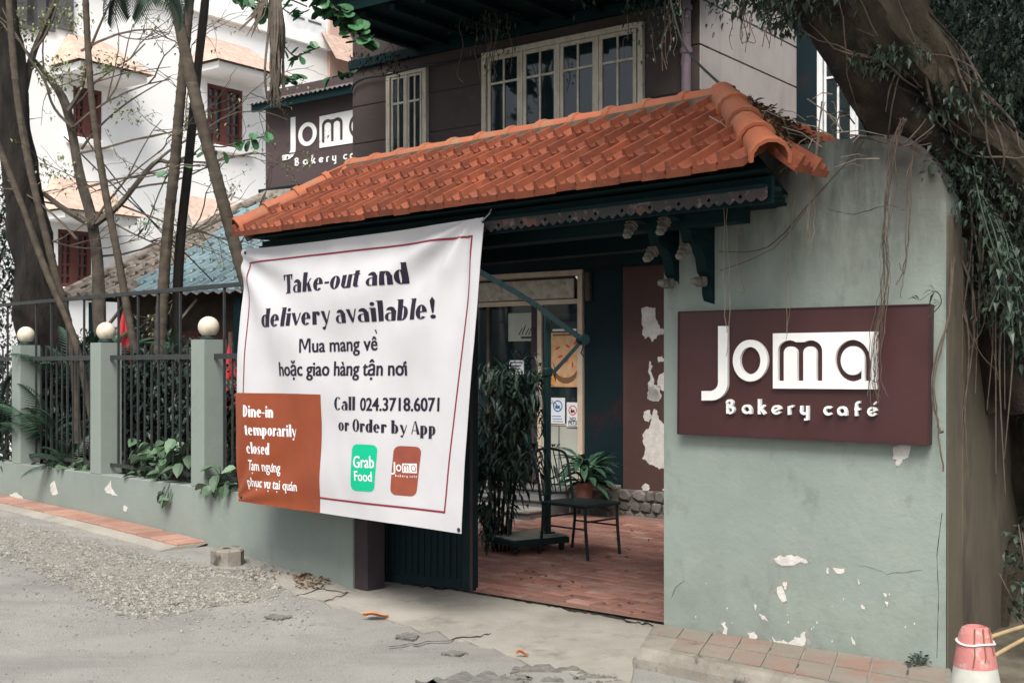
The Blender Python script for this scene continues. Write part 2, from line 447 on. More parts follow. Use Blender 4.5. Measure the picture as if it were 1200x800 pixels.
def axes(y, z):
    """rotation whose +Y runs along y and whose +Z is nearest z"""
    y = Vector(y).normalized(); x = y.cross(Vector(z)).normalized(); z = x.cross(y).normalized()
    return Matrix((x, y, z)).transposed()
def one(name, mb, mt, label, cat, fr=N, base=(0, 0, 0), smooth=False, group=None, kind=None):
    """a thing that is one mesh"""
    me = bpy.data.meshes.new(name)
    me.from_pydata([(x-base[0], y-base[1], z-base[2]) for x, y, z in mb.v], [], mb.f)
    me.materials.append(M[mt])
    if smooth: me.polygons.foreach_set('use_smooth', [True]*len(me.polygons))
    o = bpy.data.objects.new(name, me)
    COL.objects.link(o)
    o.location = fr.w(*base); o.rotation_euler = (0, 0, fr.a)
    return props(o, label, cat, group, kind)
def struct(name, mb, mt, fr=N, smooth=False):
    o = mb.build(name, mt, None, smooth, fr)
    o['kind'] = 'structure'
    OFF[o.name] = Vector((0, 0, 0))
    return o
rnd = random.random
def ru(a, b): return random.uniform(a, b)
def gridgeo(nx, ny, fn):
    vs = [fn(i/nx, j/ny) for j in range(ny+1) for i in range(nx+1)]
    fs = [(j*(nx+1)+i, j*(nx+1)+i+1, (j+1)*(nx+1)+i+1, (j+1)*(nx+1)+i) for j in range(ny) for i in range(nx)]
    return vs, fs
def jag(pts, amp=.25, n=3):
    """roughen an outline"""
    out = []
    for i, p in enumerate(pts):
        q = pts[(i+1) % len(pts)]
        L = math.hypot(q[0]-p[0], q[1]-p[1])
        for k in range(n):
            f = k/n
            j = amp*L*(ru(-.5, .5))/n*1.6 if k else 0
            out.append((p[0]+(q[0]-p[0])*f-(q[1]-p[1])/L*j, p[1]+(q[1]-p[1])*f+(q[0]-p[0])/L*j))
    return out
def blob(cx, cy, rx, ry, n=12):
    return [(cx+rx*ru(.6, 1.15)*math.cos(2*math.pi*k/n), cy+ry*ru(.6, 1.15)*math.sin(2*math.pi*k/n)) for k in range(n)]

# ------------------------------------------------------------------ flat lettering helpers
def curve_mesh(splines, extrude=0.0, offset=0.0):
    cu = bpy.data.curves.new('outline', 'CURVE')
    cu.dimensions = '2D'; cu.fill_mode = 'BOTH'; cu.extrude = extrude
    for sp in splines:
        s = cu.splines.new('POLY'); s.points.add(len(sp)-1); s.use_cyclic_u = True
        for p, q in zip(s.points, sp): p.co = (q[0], q[1], 0, 1)
    o = bpy.data.objects.new('outline', cu)
    me = bpy.data.meshes.new_from_object(o)
    vs = [tuple(v.co) for v in me.vertices]; fs = [tuple(p.vertices) for p in me.polygons]
    bpy.data.objects.remove(o); bpy.data.curves.remove(cu); bpy.data.meshes.remove(me)
    return vs, fs
def text_mesh(body, offset=0.0, extra=()):
    cu = bpy.data.curves.new('letters', 'FONT')
    cu.body = body; cu.offset = offset; cu.resolution_u = 3
    o = bpy.data.objects.new('letters', cu)
    me = bpy.data.meshes.new_from_object(o)
    vs = [tuple(v.co) for v in me.vertices]; fs = [tuple(p.vertices) for p in me.polygons]
    bpy.data.objects.remove(o); bpy.data.curves.remove(cu); bpy.data.meshes.remove(me)
    for iq, poly in enumerate(extra):
        n = len(vs); vs += [(x, y, 0.002+.0006*iq) for x, y in poly]; fs.append(tuple(range(n, n+len(poly))))
    return vs, fs
def arc(cx, cy, rx, ry, a0, a1, n=14):
    return [(cx+rx*math.cos(R(a0+(a1-a0)*k/n)), cy+ry*math.sin(R(a0+(a1-a0)*k/n))) for k in range(n+1)]
def ring(cx, cy, rx, ry, wx, wy, a0=0, a1=360):
    if a1-a0 >= 360: return [arc(cx, cy, rx, ry, 0, 345, 23), arc(cx, cy, rx-wx, ry-wy, 0, 345, 23)]
    return [arc(cx, cy, rx, ry, a0, a1)+arc(cx, cy, rx-wx, ry-wy, a1, a0)]
def rect(x0, y0, x1, y1): return [[(x0, y0), (x1, y0), (x1, y1), (x0, y1)]]
def stroke(pts, w):
    """outline of a thick polyline"""
    n = len(pts); L, Rr = [], []
    for i in range(n):
        a = Vector(pts[max(i-1, 0)]); b = Vector(pts[i]); c = Vector(pts[min(i+1, n-1)])
        d1 = (b-a).normalized() if i else (c-b).normalized()
        d2 = (c-b).normalized() if i < n-1 else d1
        t = (d1+d2)
        t = t.normalized() if t.length > .1 else d1
        nn = Vector((-t.y, t.x)); k = min(1/max(.5, nn.dot(Vector((-d1.y, d1.x)))), 1.6)
        L.append(tuple(b+nn*w/2*k)); Rr.append(tuple(b-nn*w/2*k))
    return [L+Rr[::-1]]
def didone(ch):
    """pieces (each a list of outlines) and advance of one fat-face letter; x-height 50"""
    s = 16; P = []
    def st(x, y0, y1, w=s): P.append(rect(x, y0, x+w, y1))
    if ch == ' ': return [], 20
    if ch == 'a':
        st(23, 0, 37); P.append(ring(21, 35, 15, 16, 15, 3, 0, 165)); P.append(ring(16, 15, 14, 15, 11, 3, 70, 300)); P.append(rect(14, 27, 24, 30)); return P, 42
    if ch in 'bpd':
        x = 2 if ch in 'bp' else 25
        st(x, {'b': 0, 'd': 0, 'p': -20}[ch], {'b': 75, 'd': 75, 'p': 50}[ch])
        P.append(ring(20, 25, 18, 25.5, 15, 3)); 
        if ch != 'p': P.append(rect(x-3, 72.5, x+5, 75))
        else: P.append(rect(x-2, -20, x+17, -17))
        return P, 44
    if ch == 'c': P.append(ring(20, 25, 18, 25.5, 15, 3, 40, 320)); P.append([arc(30, 37, 5, 6, 0, 340)]); return P, 39
    if ch == 'e': P.append(ring(20, 25, 18, 25.5, 15, 3, 0, 318)); P.append(rect(8, 24, 36, 27.5)); return P, 42
    if ch == 'i': st(4, 0, 50); P.append([arc(10.5, 64, 7, 7, 0, 340)]); P.append(rect(0, 47.5, 5, 50)); return P, 22
    if ch == 'k': st(3, 0, 75); P.append([[(15, 22), (18, 22), (36, 50), (32, 50)]]); P.append([[(26, 0), (41, 0), (28, 38), (20, 27)]]); return P, 43
    if ch == 'l': st(4, 0, 75); P.append(rect(0, 72.5, 5, 75)); return P, 22
    if ch in 'nm':
        st(3, 0, 50); P.append(ring(22, 33, 17, 17, 16, 4, 0, 150)); st(26, 0, 34)
        if ch == 'm': P.append(ring(45, 33, 17, 17, 16, 4, 0, 150)); st(49, 0, 34)
        return P, 44 if ch == 'n' else 67
    if ch == 'o': P.append(ring(20, 25, 19, 25.5, 15, 3)); return P, 42
    if ch == 'r': st(3, 0, 50); P.append(ring(24, 34, 12, 16, 8, 4, 60, 150)); P.append([arc(27, 41, 6, 7, 0, 340)]); return P, 35
    if ch == 's':
        P.append([[(4, 36), (14, 44), (32, 16), (22, 4)]]); P.append(ring(18, 36, 14, 14.5, 5, 3, 20, 200)); P.append(ring(17, 14, 15, 14.5, 5, 3, 200, 380)); return P, 36
    if ch == 't': st(7, 6, 62); P.append(rect(0, 46.5, 27, 50)); P.append(ring(19, 12, 12, 12.5, 9, 3, 180, 320)); return P, 29
    if ch == 'u': st(3, 14, 50); P.append(ring(20, 16, 17, 16.5, 15, 3, 180, 320)); st(26, 0, 50); return P, 44
    if ch in 'vy':
        P.append([[(1, 50), (15, 50), (26, 8), (19, 0)]]); P.append([[(21, 2), (24.5, 2), (38, 50), (34, 50)]])
        if ch == 'y': P.append([[(19, 4), (24, 6), (16, -20), (12, -20)]]); P.append([arc(11, -15, 6, 6, 0, 340)])
        return P, 38
    if ch == 'q': return didone('d')
    if ch == 'T': st(14, 0, 73); P.append(rect(0, 70, 41, 74)); P.append([[(0, 52), (3, 52), (8, 71), (0, 71)]]); P.append([[(38, 52), (41, 52), (41, 71), (33, 71)]]); P.append(rect(9, 0, 32, 3)); return P, 42
    if ch in 'CO': P.append(ring(24, 37, 22, 37.5, 15, 3, *((0, 360) if ch == 'O' else (45, 315)))); return P, 48 if ch == 'O' else 44
    if ch == 'D': st(3, 0, 74); P.append(ring(15, 37, 29, 37.2, 15, 3, -90, 90)); return P, 48
    if ch == 'A': P.append([[(20, 74), (26, 74), (47, 0), (31, 0)]]); P.append([[(18, 70), (21, 73), (6, 0), (2, 0)]]); P.append(rect(8, 20, 32, 23)); return P, 48
    if ch == '-': P.append(rect(2, 24, 20, 31)); return P, 23
    if ch == '!': P.append([[(4, 62), (11, 76), (18, 62), (13, 20), (9, 20)]]); P.append([arc(11, 7, 7, 7, 0, 340)]); return P, 24
    if ch == '.': P.append([arc(8, 6, 6, 6, 0, 340)]); return P, 16
    return rect(0, 0, 10, 10), 15
def didone_mesh(body):
    x = 0; vs, fs = [], []; k = 0
    for ch in body:
        P, adv = didone(ch)
        for pc in P:
            v, f = curve_mesh(pc)
            n = len(vs); k += 1
            vs += [(a[0]+x, a[1], (k % 7)*.00035) for a in v]; fs += [tuple(i+n for i in q) for q in f]
        x += adv
    return vs, fs

# ================================================================== SETTING
# road: one big sheet, finer near the camera
def axis_vals():
    a = [-140, -70, -35, -20]+[x*.5 for x in range(-28, 13)]+[8, 12, 25, 60, 140]
    return a
xs = axis_vals(); ys = [-60, -20, -5, 0]+[2+.4*k for k in range(0, 36)]+[17, 20, 25, 40, 80, 200]
mb = MB(); mb.add([(x, y, gh(x, y)+(0.004*noise.noise(Vector((x*1.3, y*1.3, 0))))) for y in ys for x in xs],
                  [(j*len(xs)+i, j*len(xs)+i+1, (j+1)*len(xs)+i+1, (j+1)*len(xs)+i) for j in range(len(ys)-1) for i in range(len(xs)-1)])
struct('road', mb, 'asphalt', smooth=True)

def sheet(name, pxs, mt, lift, n=4, amp=.3, hf=None):
    """flat patch of ground outlined by photograph points, filled and laid on the street"""
    out = jag(pxs, amp, n)
    pts = [ground(px, py) for px, py in out]
    vs, fs = curve_mesh([[(p.x, p.y) for p in pts]])
    import bmesh
    bm = bmesh.new()
    bv = [bm.verts.new(v) for v in vs]
    for f in fs:
        try: bm.faces.new([bv[i] for i in f])
        except ValueError: pass
    for it in range(3):
        ed = [e for e in bm.edges if e.calc_length() > .45]
        if ed: bmesh.ops.subdivide_edges(bm, edges=ed, cuts=1); bmesh.ops.triangulate(bm, faces=bm.faces[:])
    bm.verts.index_update()
    m = MB(); m.add([(v.co.x, v.co.y, gh(v.co.x, v.co.y)+lift) for v in bm.verts], [tuple(v.index for v in f.verts) for f in bm.faces])
    for e in bm.edges:
        if len(e.link_faces) == 1:
            a, b = (v.co for v in e.verts)
            m.add([(a.x, a.y, gh(a.x, a.y)+lift), (b.x, b.y, gh(b.x, b.y)+lift), (b.x, b.y, gh(b.x, b.y)-.03), (a.x, a.y, gh(a.x, a.y)-.03)], [(0, 1, 2, 3)])
    bm.free()
    return struct(name, m, mt)
sheet('apron', [(312, 674), (350, 672), (413, 690), (470, 681), (560, 690), (640, 705), (785, 733), (800, 760), (742, 772), (738, 806), (705, 800), (640, 785), (560, 758), (480, 735), (400, 712), (345, 698)], 'concrete', .009, 5, .35)
for i, (cx, cy, rx, ry) in enumerate([(640, 790, 52, 9), (560, 798, 70, 9), (478, 747, 16, 4), (325, 724, 17, 3.2), (532, 767, 15, 3), (700, 797, 30, 5)]):
    sheet('tar_patch' if i == 0 else 'tar_patch.%03d' % i, blob(cx, cy, rx, ry, 22), 'dark_tar', .0125, 3, .9)
sheet('gravel_bed', [(0, 606), (60, 622), (130, 640), (200, 655), (250, 668), (300, 668), (330, 684), (318, 700), (240, 706), (185, 722), (140, 714), (90, 690), (40, 664), (0, 640), (-60, 610), (-60, 590)], 'gravel', .003, 6, .8)
# loose stones of the gravel bed
def inpoly(x, y, P):
    c = False; j = len(P)-1
    for i in range(len(P)):
        if (P[i][1] > y) != (P[j][1] > y) and x < (P[j][0]-P[i][0])*(y-P[i][1])/(P[j][1]-P[i][1])+P[i][0]: c = not c
        j = i
    return c
GP = [(0, 606), (60, 622), (130, 640), (200, 655), (250, 666), (300, 664), (345, 672), (335, 690), (318, 704), (240, 712), (185, 726), (140, 720), (90, 694), (40, 668), (0, 650)]
mb = MB()
random.seed(11)
def pebble(mb, p, r):
    a = [Vector((ru(.7, 1.3)*r*math.cos(t), ru(.7, 1.3)*r*math.sin(t), ru(-.1, .25)*r)) for t in (ru(0, 1), 1.6+ru(0, .8), 3.2+ru(0, .8), 4.8+ru(0, .8))]
    mb.add([p+q for q in a]+[p+Vector((ru(-.2, .2)*r, ru(-.2, .2)*r, r*ru(.4, .9)))], [(0, 1, 4), (1, 2, 4), (2, 3, 4), (3, 0, 4)])
cnt = 0
while cnt < 9000:
    px, py = ru(-10, 345), ru(600, 728)
    if not inpoly(px, py, GP): continue
    if rnd() > (py-560)/150+.2: continue
    p = ground(px, py, .004)
    dens = noise.noise(p*2.2)
    if dens < -.25 and rnd() < .8: continue
    pebble(mb, p, ru(.004, .012)*(1.9 if rnd() < .07 else 1)); cnt += 1
cx0 = [(0, 628), (80, 655), (160, 690), (250, 690), (320, 690)]
for i in range(2600):
    a = random.choice(cx0); px, py = a[0]+random.gauss(0, 55), a[1]+random.gauss(0, 26)
    if py < 600+px*.24 or py < 440 or px > 372 or (px > 330 and py < 676): continue
    pebble(mb, ground(px, py, .003), ru(.004, .013))
o = mb.build('gravel_stones', 'gravel_stone'); props(o, 'loose pale gravel spilled along the foot of the kerb', 'gravel', kind='stuff')
# fine grit over road and apron
mb = MB()
for i in range(1500):
    px, py = ru(0, 1120), ru(640, 830)
    if py < 690+(px-400)*.12 and px > 330: continue
    if py < 640+px*.25 and px <= 330: continue
    pebble(mb, ground(px, py, .004), ru(.003, .008))
o = mb.build('road_grit', 'gravel_stone'); props(o, 'fine grit scattered over the asphalt and the concrete apron', 'grit', kind='stuff')

# sidewalk strip with bricks laid across
SW = bpy.data.objects.new('sidewalk', None)
mb = MB()
def gz(s, d=0):
    p = G.w(s, d, 0); return gh(p.x, p.y)
vs, fs = [], []
sv = [-12+.4*k for k in range(26)]+[-1.93]
sv = [q for q in sv if q <= -1.93]
for s in sv:
    z = gz(s)
    for d, dz in ((-.44, -.06), (-.44, .012), (-.30, .028), (.02, .030)):
        dd = d+.012*noise.noise(Vector((s*3, 0, 1)))
        vs.append((s, dd if d < -.4 else d, z+dz))
for i in range(len(sv)-1):
    for k in range(3): fs.append((i*4+k, i*4+k+1, (i+1)*4+k+1, (i+1)*4+k))
n = (len(sv)-1)*4; fs.append((n, n+1, n+2, n+3))
mb.add(vs, fs)
bpy.data.objects.remove(SW)
side = struct('sidewalk', mb, 'concrete', fr=G)
bb = MB().box(-.105, .105, -.135, .135, 0, .03, .006)
bme = meshdata(bb, 'brick', 'pink_brick')
s = -2.05; i = 0
while s > -9.5:
    o = piece('brick', bme, side, (s, -.150+ru(-.004, .004), gz(s)+.016+ru(-.003, .003)), Matrix.Rotation(ru(-.02, .02), 3, 'Z') @ Matrix.Rotation(.022, 3, 'Y'))
    s -= .222; i += 1

# garden and yard behind the fence
mb = MB()
vs, fs = gridgeo(8, 8, lambda a, b: (-14+(13.65-9*b)*a, .12+12*b, .22))
mb.add(vs, fs); struct('garden_ground', mb, 'garden_soil', fr=G)
YD = MB()
T0, T1 = G.inv(ground(455, 680)), G.inv(ground(786, 736))
def dthr(s): return T0[1]+(T1[1]-T0[1])*(s-T0[0])/(T1[0]-T0[0])
def yquad(a, b):
    s = -.4+(T1[0]+.02+.4)*a
    s2 = -6.2+12.2*a
    p = Vector((s, dthr(s)+.01, 0)); q = Vector((s2, 7.8, 0))
    r = p.lerp(q, b); return (r.x, r.y, yard(*G.w(r.x, r.y, 0)[:2]))
vs, fs = gridgeo(14, 14, yquad)
YD.add(vs, fs); yardo = struct('courtyard', YD, 'paver_joint', fr=G)
# the pavers: nearest ones singly, the rest joined
random.seed(3)
lst = []
th = R(45)
nx = 62
for j in range(-3, 44):
    for i in range(-16, 34):
        s0 = -.25+i*.205+(j % 2)*.1; d0 = .06+j*.103
        p = G.w(s0, d0, 0)
        if s0 > 4.2 or d0 > 5 or s0 < -.3-.73*d0 or d0 < dthr(s0)+.09: continue
        pxp = 600+FPX*p.x/p.y
        if pxp < 545 or pxp > 800: continue
        bi = B.inv(p)
        if bi[1] > (-.40 if bi[0] > .02 else -1.06): continue
        lst.append((p.y, s0, d0))
lst.sort()
pb = MB().box(-.0985, .0985, -.0475, .0475, -.01, .010, .003)
pme = meshdata(pb, 'paver', 'paver')
rest = MB()
for k, (Y, s0, d0) in enumerate(lst):
    z = yard(*G.w(s0, d0, 0)[:2])+ru(-.002, .003)
    rz = ru(-.03, .03)
    if k < 290:
        piece('paver', pme, yardo, (s0, d0, z), Matrix.Rotation(rz, 3, 'Z') @ Matrix.Rotation(ru(-.01, .01), 3, 'X'))
    else:
        rest.box(s0-.0985, s0+.0985, d0-.0475, d0+.0475, z-.01, z+.010, .003)
if rest.v:
    o = rest.build('paving_beyond', 'paver', yardo); o['kind'] = 'stuff'
def strip(name, pts, w, mt, parent=None, lift=.012):
    m = MB(); vs = []
    for i, (px, py) in enumerate(pts):
        ww = w*ru(.3, 1.3)
        a = ground(px, py-ww/2, lift); b = ground(px, py+ww/2, lift)
        vs += [a, b]
    m.add(vs, [(2*i, 2*i+1, 2*i+3, 2*i+2) for i in range(len(pts)-1)])
    return struct(name, m, mt)
def wig(pts, n, amp):
    out = []
    for i in range(len(pts)-1):
        for k in range(n):
            f = k/n
            out.append((pts[i][0]+(pts[i+1][0]-pts[i][0])*f, pts[i][1]+(pts[i+1][1]-pts[i][1])*f+ru(-amp, amp)))
    return out+[pts[-1]]
strip('threshold_crack', wig([(470, 684), (540, 690), (600, 700), (660, 711), (720, 723), (770, 733)], 14, 1.6), 2.4, 'crack_dirt', lift=.0135)
strip('apron_crack', wig([(455, 757), (500, 752), (560, 745), (575, 741)], 7, 1.4), 1.1, 'crack_dirt', lift=.0135)
strip('broken_edge_crack', wig([(345, 698), (372, 690), (408, 694), (380, 704)], 6, 1.4), 1.3, 'crack_dirt', lift=.0125)

# raised kerb in front of the sign wall, worn red tiles on top
mb = MB()
kz = .105
def kpt(px, py, z):
    Y = FPX*(EYE-z)/(py-431); return Vector(((px-600)/FPX*Y, Y, z))
f0 = kpt(748, 758, kz); f1 = kpt(1010, 812, kz); b0 = Vector((*W.w(-.02, -.012, 0)[:2], kz)); b1 = Vector((*W.w(1.66, -.012, 0)[:2], kz-.03))
dirf = (f1-f0)
nk = 22
rows = []
for i in range(nk+1):
    t = i/nk*1.35
    a = f0+dirf*t; 
    bq = W.w(-.06+1.7*min(1, i/nk*1.02), -.004, kz)
    j = noise.noise(a*5)*.014
    q = Vector((-.6, -.8, 0))
    rows.append([(a.x+q.x*.03, a.y+q.y*.03, -.03), (a.x+q.x*(.022+j), a.y+q.y*(.022+j), .05), (a.x+q.x*j, a.y+q.y*j, kz-.018), (a.x-q.x*.02, a.y-q.y*.02, kz), tuple(bq), (bq.x, bq.y, -.03)])
vs = [p for r in rows for p in r]; fs = [(i*6+k, i*6+k+1, (i+1)*6+k+1, (i+1)*6+k) for i in range(nk) for k in range(5)]
fs += [(0, 1, 2, 3, 4, 5), tuple(nk*6+k for k in (5, 4, 3, 2, 1, 0))]
mb.add(vs, fs); kerb = struct('kerb', mb, 'kerb_concrete')
mi = 0
for i in range(9):
    for half in (0, 1):
        t0, t1 = (i+.03)/9, (i+.97)/9
        def kp(t, v):
            a = f0+dirf*(t*1.3); bq = W.w(-.04+1.66*min(1, t*1.0), -.006, kz)
            return a*(1-v)+bq*v
        v0, v1 = (.13, .53) if half == 0 else (.55, .97)
        if i in (0,) and half == 0: continue
        P4 = [kp(t0, v0), kp(t1, v0), kp(t1, v1), kp(t0, v1)]
        c = sum(P4, Vector())/4
        P4 = [Vector((*(c+(p-c)*ru(.985, 1.0))[:2], kz)) for p in P4]
        h = .006+ru(-.001, .002)
        m = MB(); m.add([(p.x, p.y, kz-.01) for p in P4]+[(p.x, p.y, kz+h) for p in P4], [(4, 5, 6, 7), (0, 1, 5, 4), (1, 2, 6, 5), (2, 3, 7, 6), (3, 0, 4, 7)])
        m.build('tile', 'worn_red_tile', kerb)

# ================================================================== FENCE WALL
fw = thing('boundary_wall', 'low sage green rendered wall with square pillars along the sidewalk', 'wall', G, 0, 0, 0)
mb = MB(); vs, fs = [], []
mb.box(-13.0, 0.0, 0, .16, -.1, .60, .006)
mb.build('base', 'fence_plaster', fw)
PW = .21
pill = [-9.4, -7.6, -5.773, -4.01, -2.195, -.34]
pm = meshdata(MB().box(0, PW, 0, PW, .6015, 1.84), 'pillar', 'fence_plaster')
for s in pill: piece('pillar', pm, fw, (s, -.0005, 0))
random.seed(5)
patches = [[(157, 572), (164, 562), (167, 575), (172, 580), (166, 580), (158, 577)], 
           [(60, 566), (64, 563), (68, 578), (62, 580), (59, 575)], [(11, 579), (20, 577), (27, 584), (24, 587), (13, 585)],
           [(207, 632), (216, 636), (212, 640), (206, 636)], [(225, 634), (236, 632), (234, 639), (226, 638)], [(145, 592), (150, 594), (148, 600), (145, 598)]]
patches[0] = [(x-97+60-57+60, y) for x, y in patches[0]]
for P in patches:
    m = MB(); m.prism(jag(P, .5, 3), lambda a, b, t: (lambda h: (h[0], t, h[1]))(G.hit(a, b)), -.0025, .002)
    m.build('peeled_patch', 'peeled_white', fw)
lamps = ['round cream globe lamp on the leftmost fence pillar', 'round cream globe lamp on the middle fence pillar', 'round cream globe lamp on the fence pillar beside the banner']
gm = MB(); prof = [(.0, -.09)]+[(.09*math.sin(R(a)), -.09*math.cos(R(a))) for a in range(15, 180, 15)]+[(.0, .09)]
gm.lathe(prof, (0, 0, 0), 24); gme = meshdata(gm, 'globe', 'lamp_glass', True)
gme.polygons.foreach_set('use_smooth', [True]*len(gme.polygons))
cm = MB().lathe([(.0, 0), (.07, 0), (.075, .012), (.055, .03), (.05, .045), (0, .045)], (0, 0, 0), 18); cme = meshdata(cm, 'collar', 'iron', True)
for s, lb in zip(pill[2:5], lamps):
    c = s+PW/2
    t = thing('globe_lamp', lb, 'lamp', G, c, PW/2, 1.84, 'globe lamps on the fence pillars')
    piece('globe', gme, t, (c, PW/2, 1.84+.108)); piece('collar', cme, t, (c, PW/2, 1.84))
# iron fence panels in the bays
bays = [(-9.4+PW, -7.6, 'beyond the leftmost pillar'), (-7.6+PW, -5.773, 'left of the first globe lamp pillar, at the photo edge'), (-5.773+PW, -4.01, 'between the leftmost and middle lamp pillars'), (-4.01+PW, -2.195, 'between the middle lamp pillar and the one beside the banner'), (-2.195+PW, -.34, 'half hidden by the left edge of the banner')]
tb = meshdata(MB().box(-.009, .009, -.009, .009, .66, 2.29), 'tall_bar', 'fence_iron')
sb = meshdata(MB().box(-.007, .007, -.007, .007, .66, 1.78).add([(-.009, -.009, 1.78), (.009, -.009, 1.78), (.009, .009, 1.78), (-.009, .009, 1.78), (0, 0, 1.83)], [(0, 1, 4), (1, 2, 4), (2, 3, 4), (3, 0, 4)]), 'short_bar', 'fence_iron')
for a, b, wh in bays[1:]:
    t = thing('iron_fence_panel', 'black iron bar fence panel '+wh, 'fence', G, (a+b)/2, .11, .6, 'iron panels of the boundary fence')
    D = .11
    last = b > -1
    b2 = b if not last else -.36
    MB().box(a-(.0 if a > -5.7 else .0)-PW*.5, b2+(PW*.5 if not last else 0), D-.012, D+.022, 2.27, 2.305).build('top_rail', 'fence_iron', t) if False else MB().box(a-PW+.002, b2-.002, D-.02+.004, D+.018, 2.27, 2.305).build('top_rail', 'fence_iron', t)
    MB().box(a, b2, D-.02, D-.008, 1.675, 1.72).build('middle_rail', 'fence_iron', t)
    MB().box(a, b2, D-.02, D-.008, .665, .70).build('bottom_rail', 'fence_iron', t)
    n = 13
    for k in range(1, n):
        s = a+(b2-a)*k/n
        piece('bar', tb if k % 3 == 1 else sb, t, (s, D+.003, 0))
    # scroll brackets at the rail ends
    piece('bar', tb, t, (a-PW*.5, D+.003, 0), None, (1, 1, 1)) if False else None

# ================================================================== GATE
gp = MB()
gt = thing('gate_post', 'dark maroon gate post at the end of the low wall', 'post', G, .1, .1, 0)
MB().box(.004, .15, .015, .18, -.05, 2.4, .006).build('shaft', 'gate_post', gt)
MB().box(-.008, .16, .005, .19, 2.4, 2.43).build('cap', 'gate_post', gt)
A0 = ground(438, 684); A1 = ground(556, 696)
LF = Fr((A0.x, A0.y), math.atan2(A1.y-A0.y, A1.x-A0.x)); LW = (A1-A0).length
lt = thing('gate_leaf', 'dark sheet metal gate leaf standing half open behind the banner', 'gate', LF, 0, 0, 0)
MB().box(0, LW-.09, 0, .035, .03, 2.35).build('sheet', 'gate_metal', lt)
rb = meshdata(MB().box(-.012, .012, -.012, 0.0, .1, 2.28, .003), 'rib', 'gate_metal')
for k in range(1, 14): piece('rib', rb, lt, (k*(LW-.1)/14, 0, 0))
MB().box(0, LW-.09, -.018, -.013, 1.1, 1.16).build('cross_rail', 'gate_metal', lt)
MB().box(LW-.089, LW, -.03, .06, .02, 2.4, .006).build('stile', 'gate_metal', lt)
MB().box(LW-.02, LW+.0025, -.033, -.0305, .02, 2.4).build('edge_strip', 'gate_post', lt)

# gate beams, soffit and roof
rt = thing('gate_roof', 'small hipped roof of orange clay tiles over the gate', 'roof', G, 1.5, 0, 2.3)
eL, eR, rL, rR = -.662, 3.80, -.36, 2.99
zE, zR, dE, dR = 2.56, 3.085, -.5, .3
tb_ = MB()
tb_.box(-.55, 3.3, -.06, .08, 2.37, 2.468); tb_.build('beam', 'dark_timber', rt)
MB().box(-.6, 3.0, .70, .84, 2.36, 2.468).build('beam', 'dark_timber', rt)
MB().box(-.62, 3.70, -.35, -.325, 2.40, 2.53).build('fascia', 'dark_timber', rt)
# soffit boards
for k in range(9):
    d0 = -.39+k*.165
    MB().box(-.6, 3.68-.09*k, d0, d0+.16, 2.47, 2.49).build('soffit_board', 'dark_timber', rt)
# roof deck
ds = MB()
e0, e1 = (eL+.03, dE+.03, zE-.015), (eR-.05, dE+.03, zE-.015)
bR = (3.55, 1.3, 2.86)
r0, r1 = (rL, dR, zR-.03), (rR, dR, zR-.03)
ds.add([e0, e1, r1, r0, (eL+.03, 1.1, zE-.02), (eR-.55, .62, zE-.02)], [(0, 1, 2, 3), (0, 3, 4), (3, 2, 5, 4), (1, 5, 2), (0, 4, 5, 1)])
ds.build('roof_deck', 'dark_timber', rt)
# scalloped valance with pierced holes
val = []
s = eL+.9
top = 2.475
vb = MB(); s = eL+.02
sc_ = .062
k = 0
while s < eR-.12:
    zz = 2.425
    prof = [(s, top), (s, zz), (s+sc_*.2, zz-.010), (s+sc_*.5, zz-.020+ru(-.004, .003)), (s+sc_*.8, zz-.010), (s+sc_, zz), (s+sc_, top)]
    splines = [prof]
    if k % 3 == 1: splines.append([(s+sc_*.5, zz+.028), (s+sc_*.7, zz+.015), (s+sc_*.5, zz+.002), (s+sc_*.3, zz+.015)])
    v, f = curve_mesh(splines)
    vb.add([(x, -.385+(k % 2)*.0008, y) for x, y, z in v], f)
    s += sc_; k += 1
vb.build('valance', 'valance', rt)
# clay tiles of the front slope
L = .34; w = .150
profx = [0, .010, .012, .017, .036, .042, .047, .084, .088, .094, .108, .114, .120, .150]
profz = [-.022, -.022, .018, .047, .047, .010, .0, .0, .022, .024, .006, .0, -.002, -.002]
tm = MB(); vs = []
for y in (0, L):
    for x, z in zip(profx, profz): vs.append((x, y, z+.014))
n = len(profx)
for x in profx: vs.append((x, 0, -.026))
vs += [(0, L, -.004), (.15, L, -.004)]
fs = [(i, i+1, n+i+1, n+i) for i in range(n-1)]+[(2*n+i, 2*n+i+1, i+1, i) for i in range(n-1)]
fs += [(0, n, 3*n, 2*n), (n-1, 3*n-1, 3*n+1, 2*n-1), (2*n, 3*n, 3*n+1, 3*n-1)]
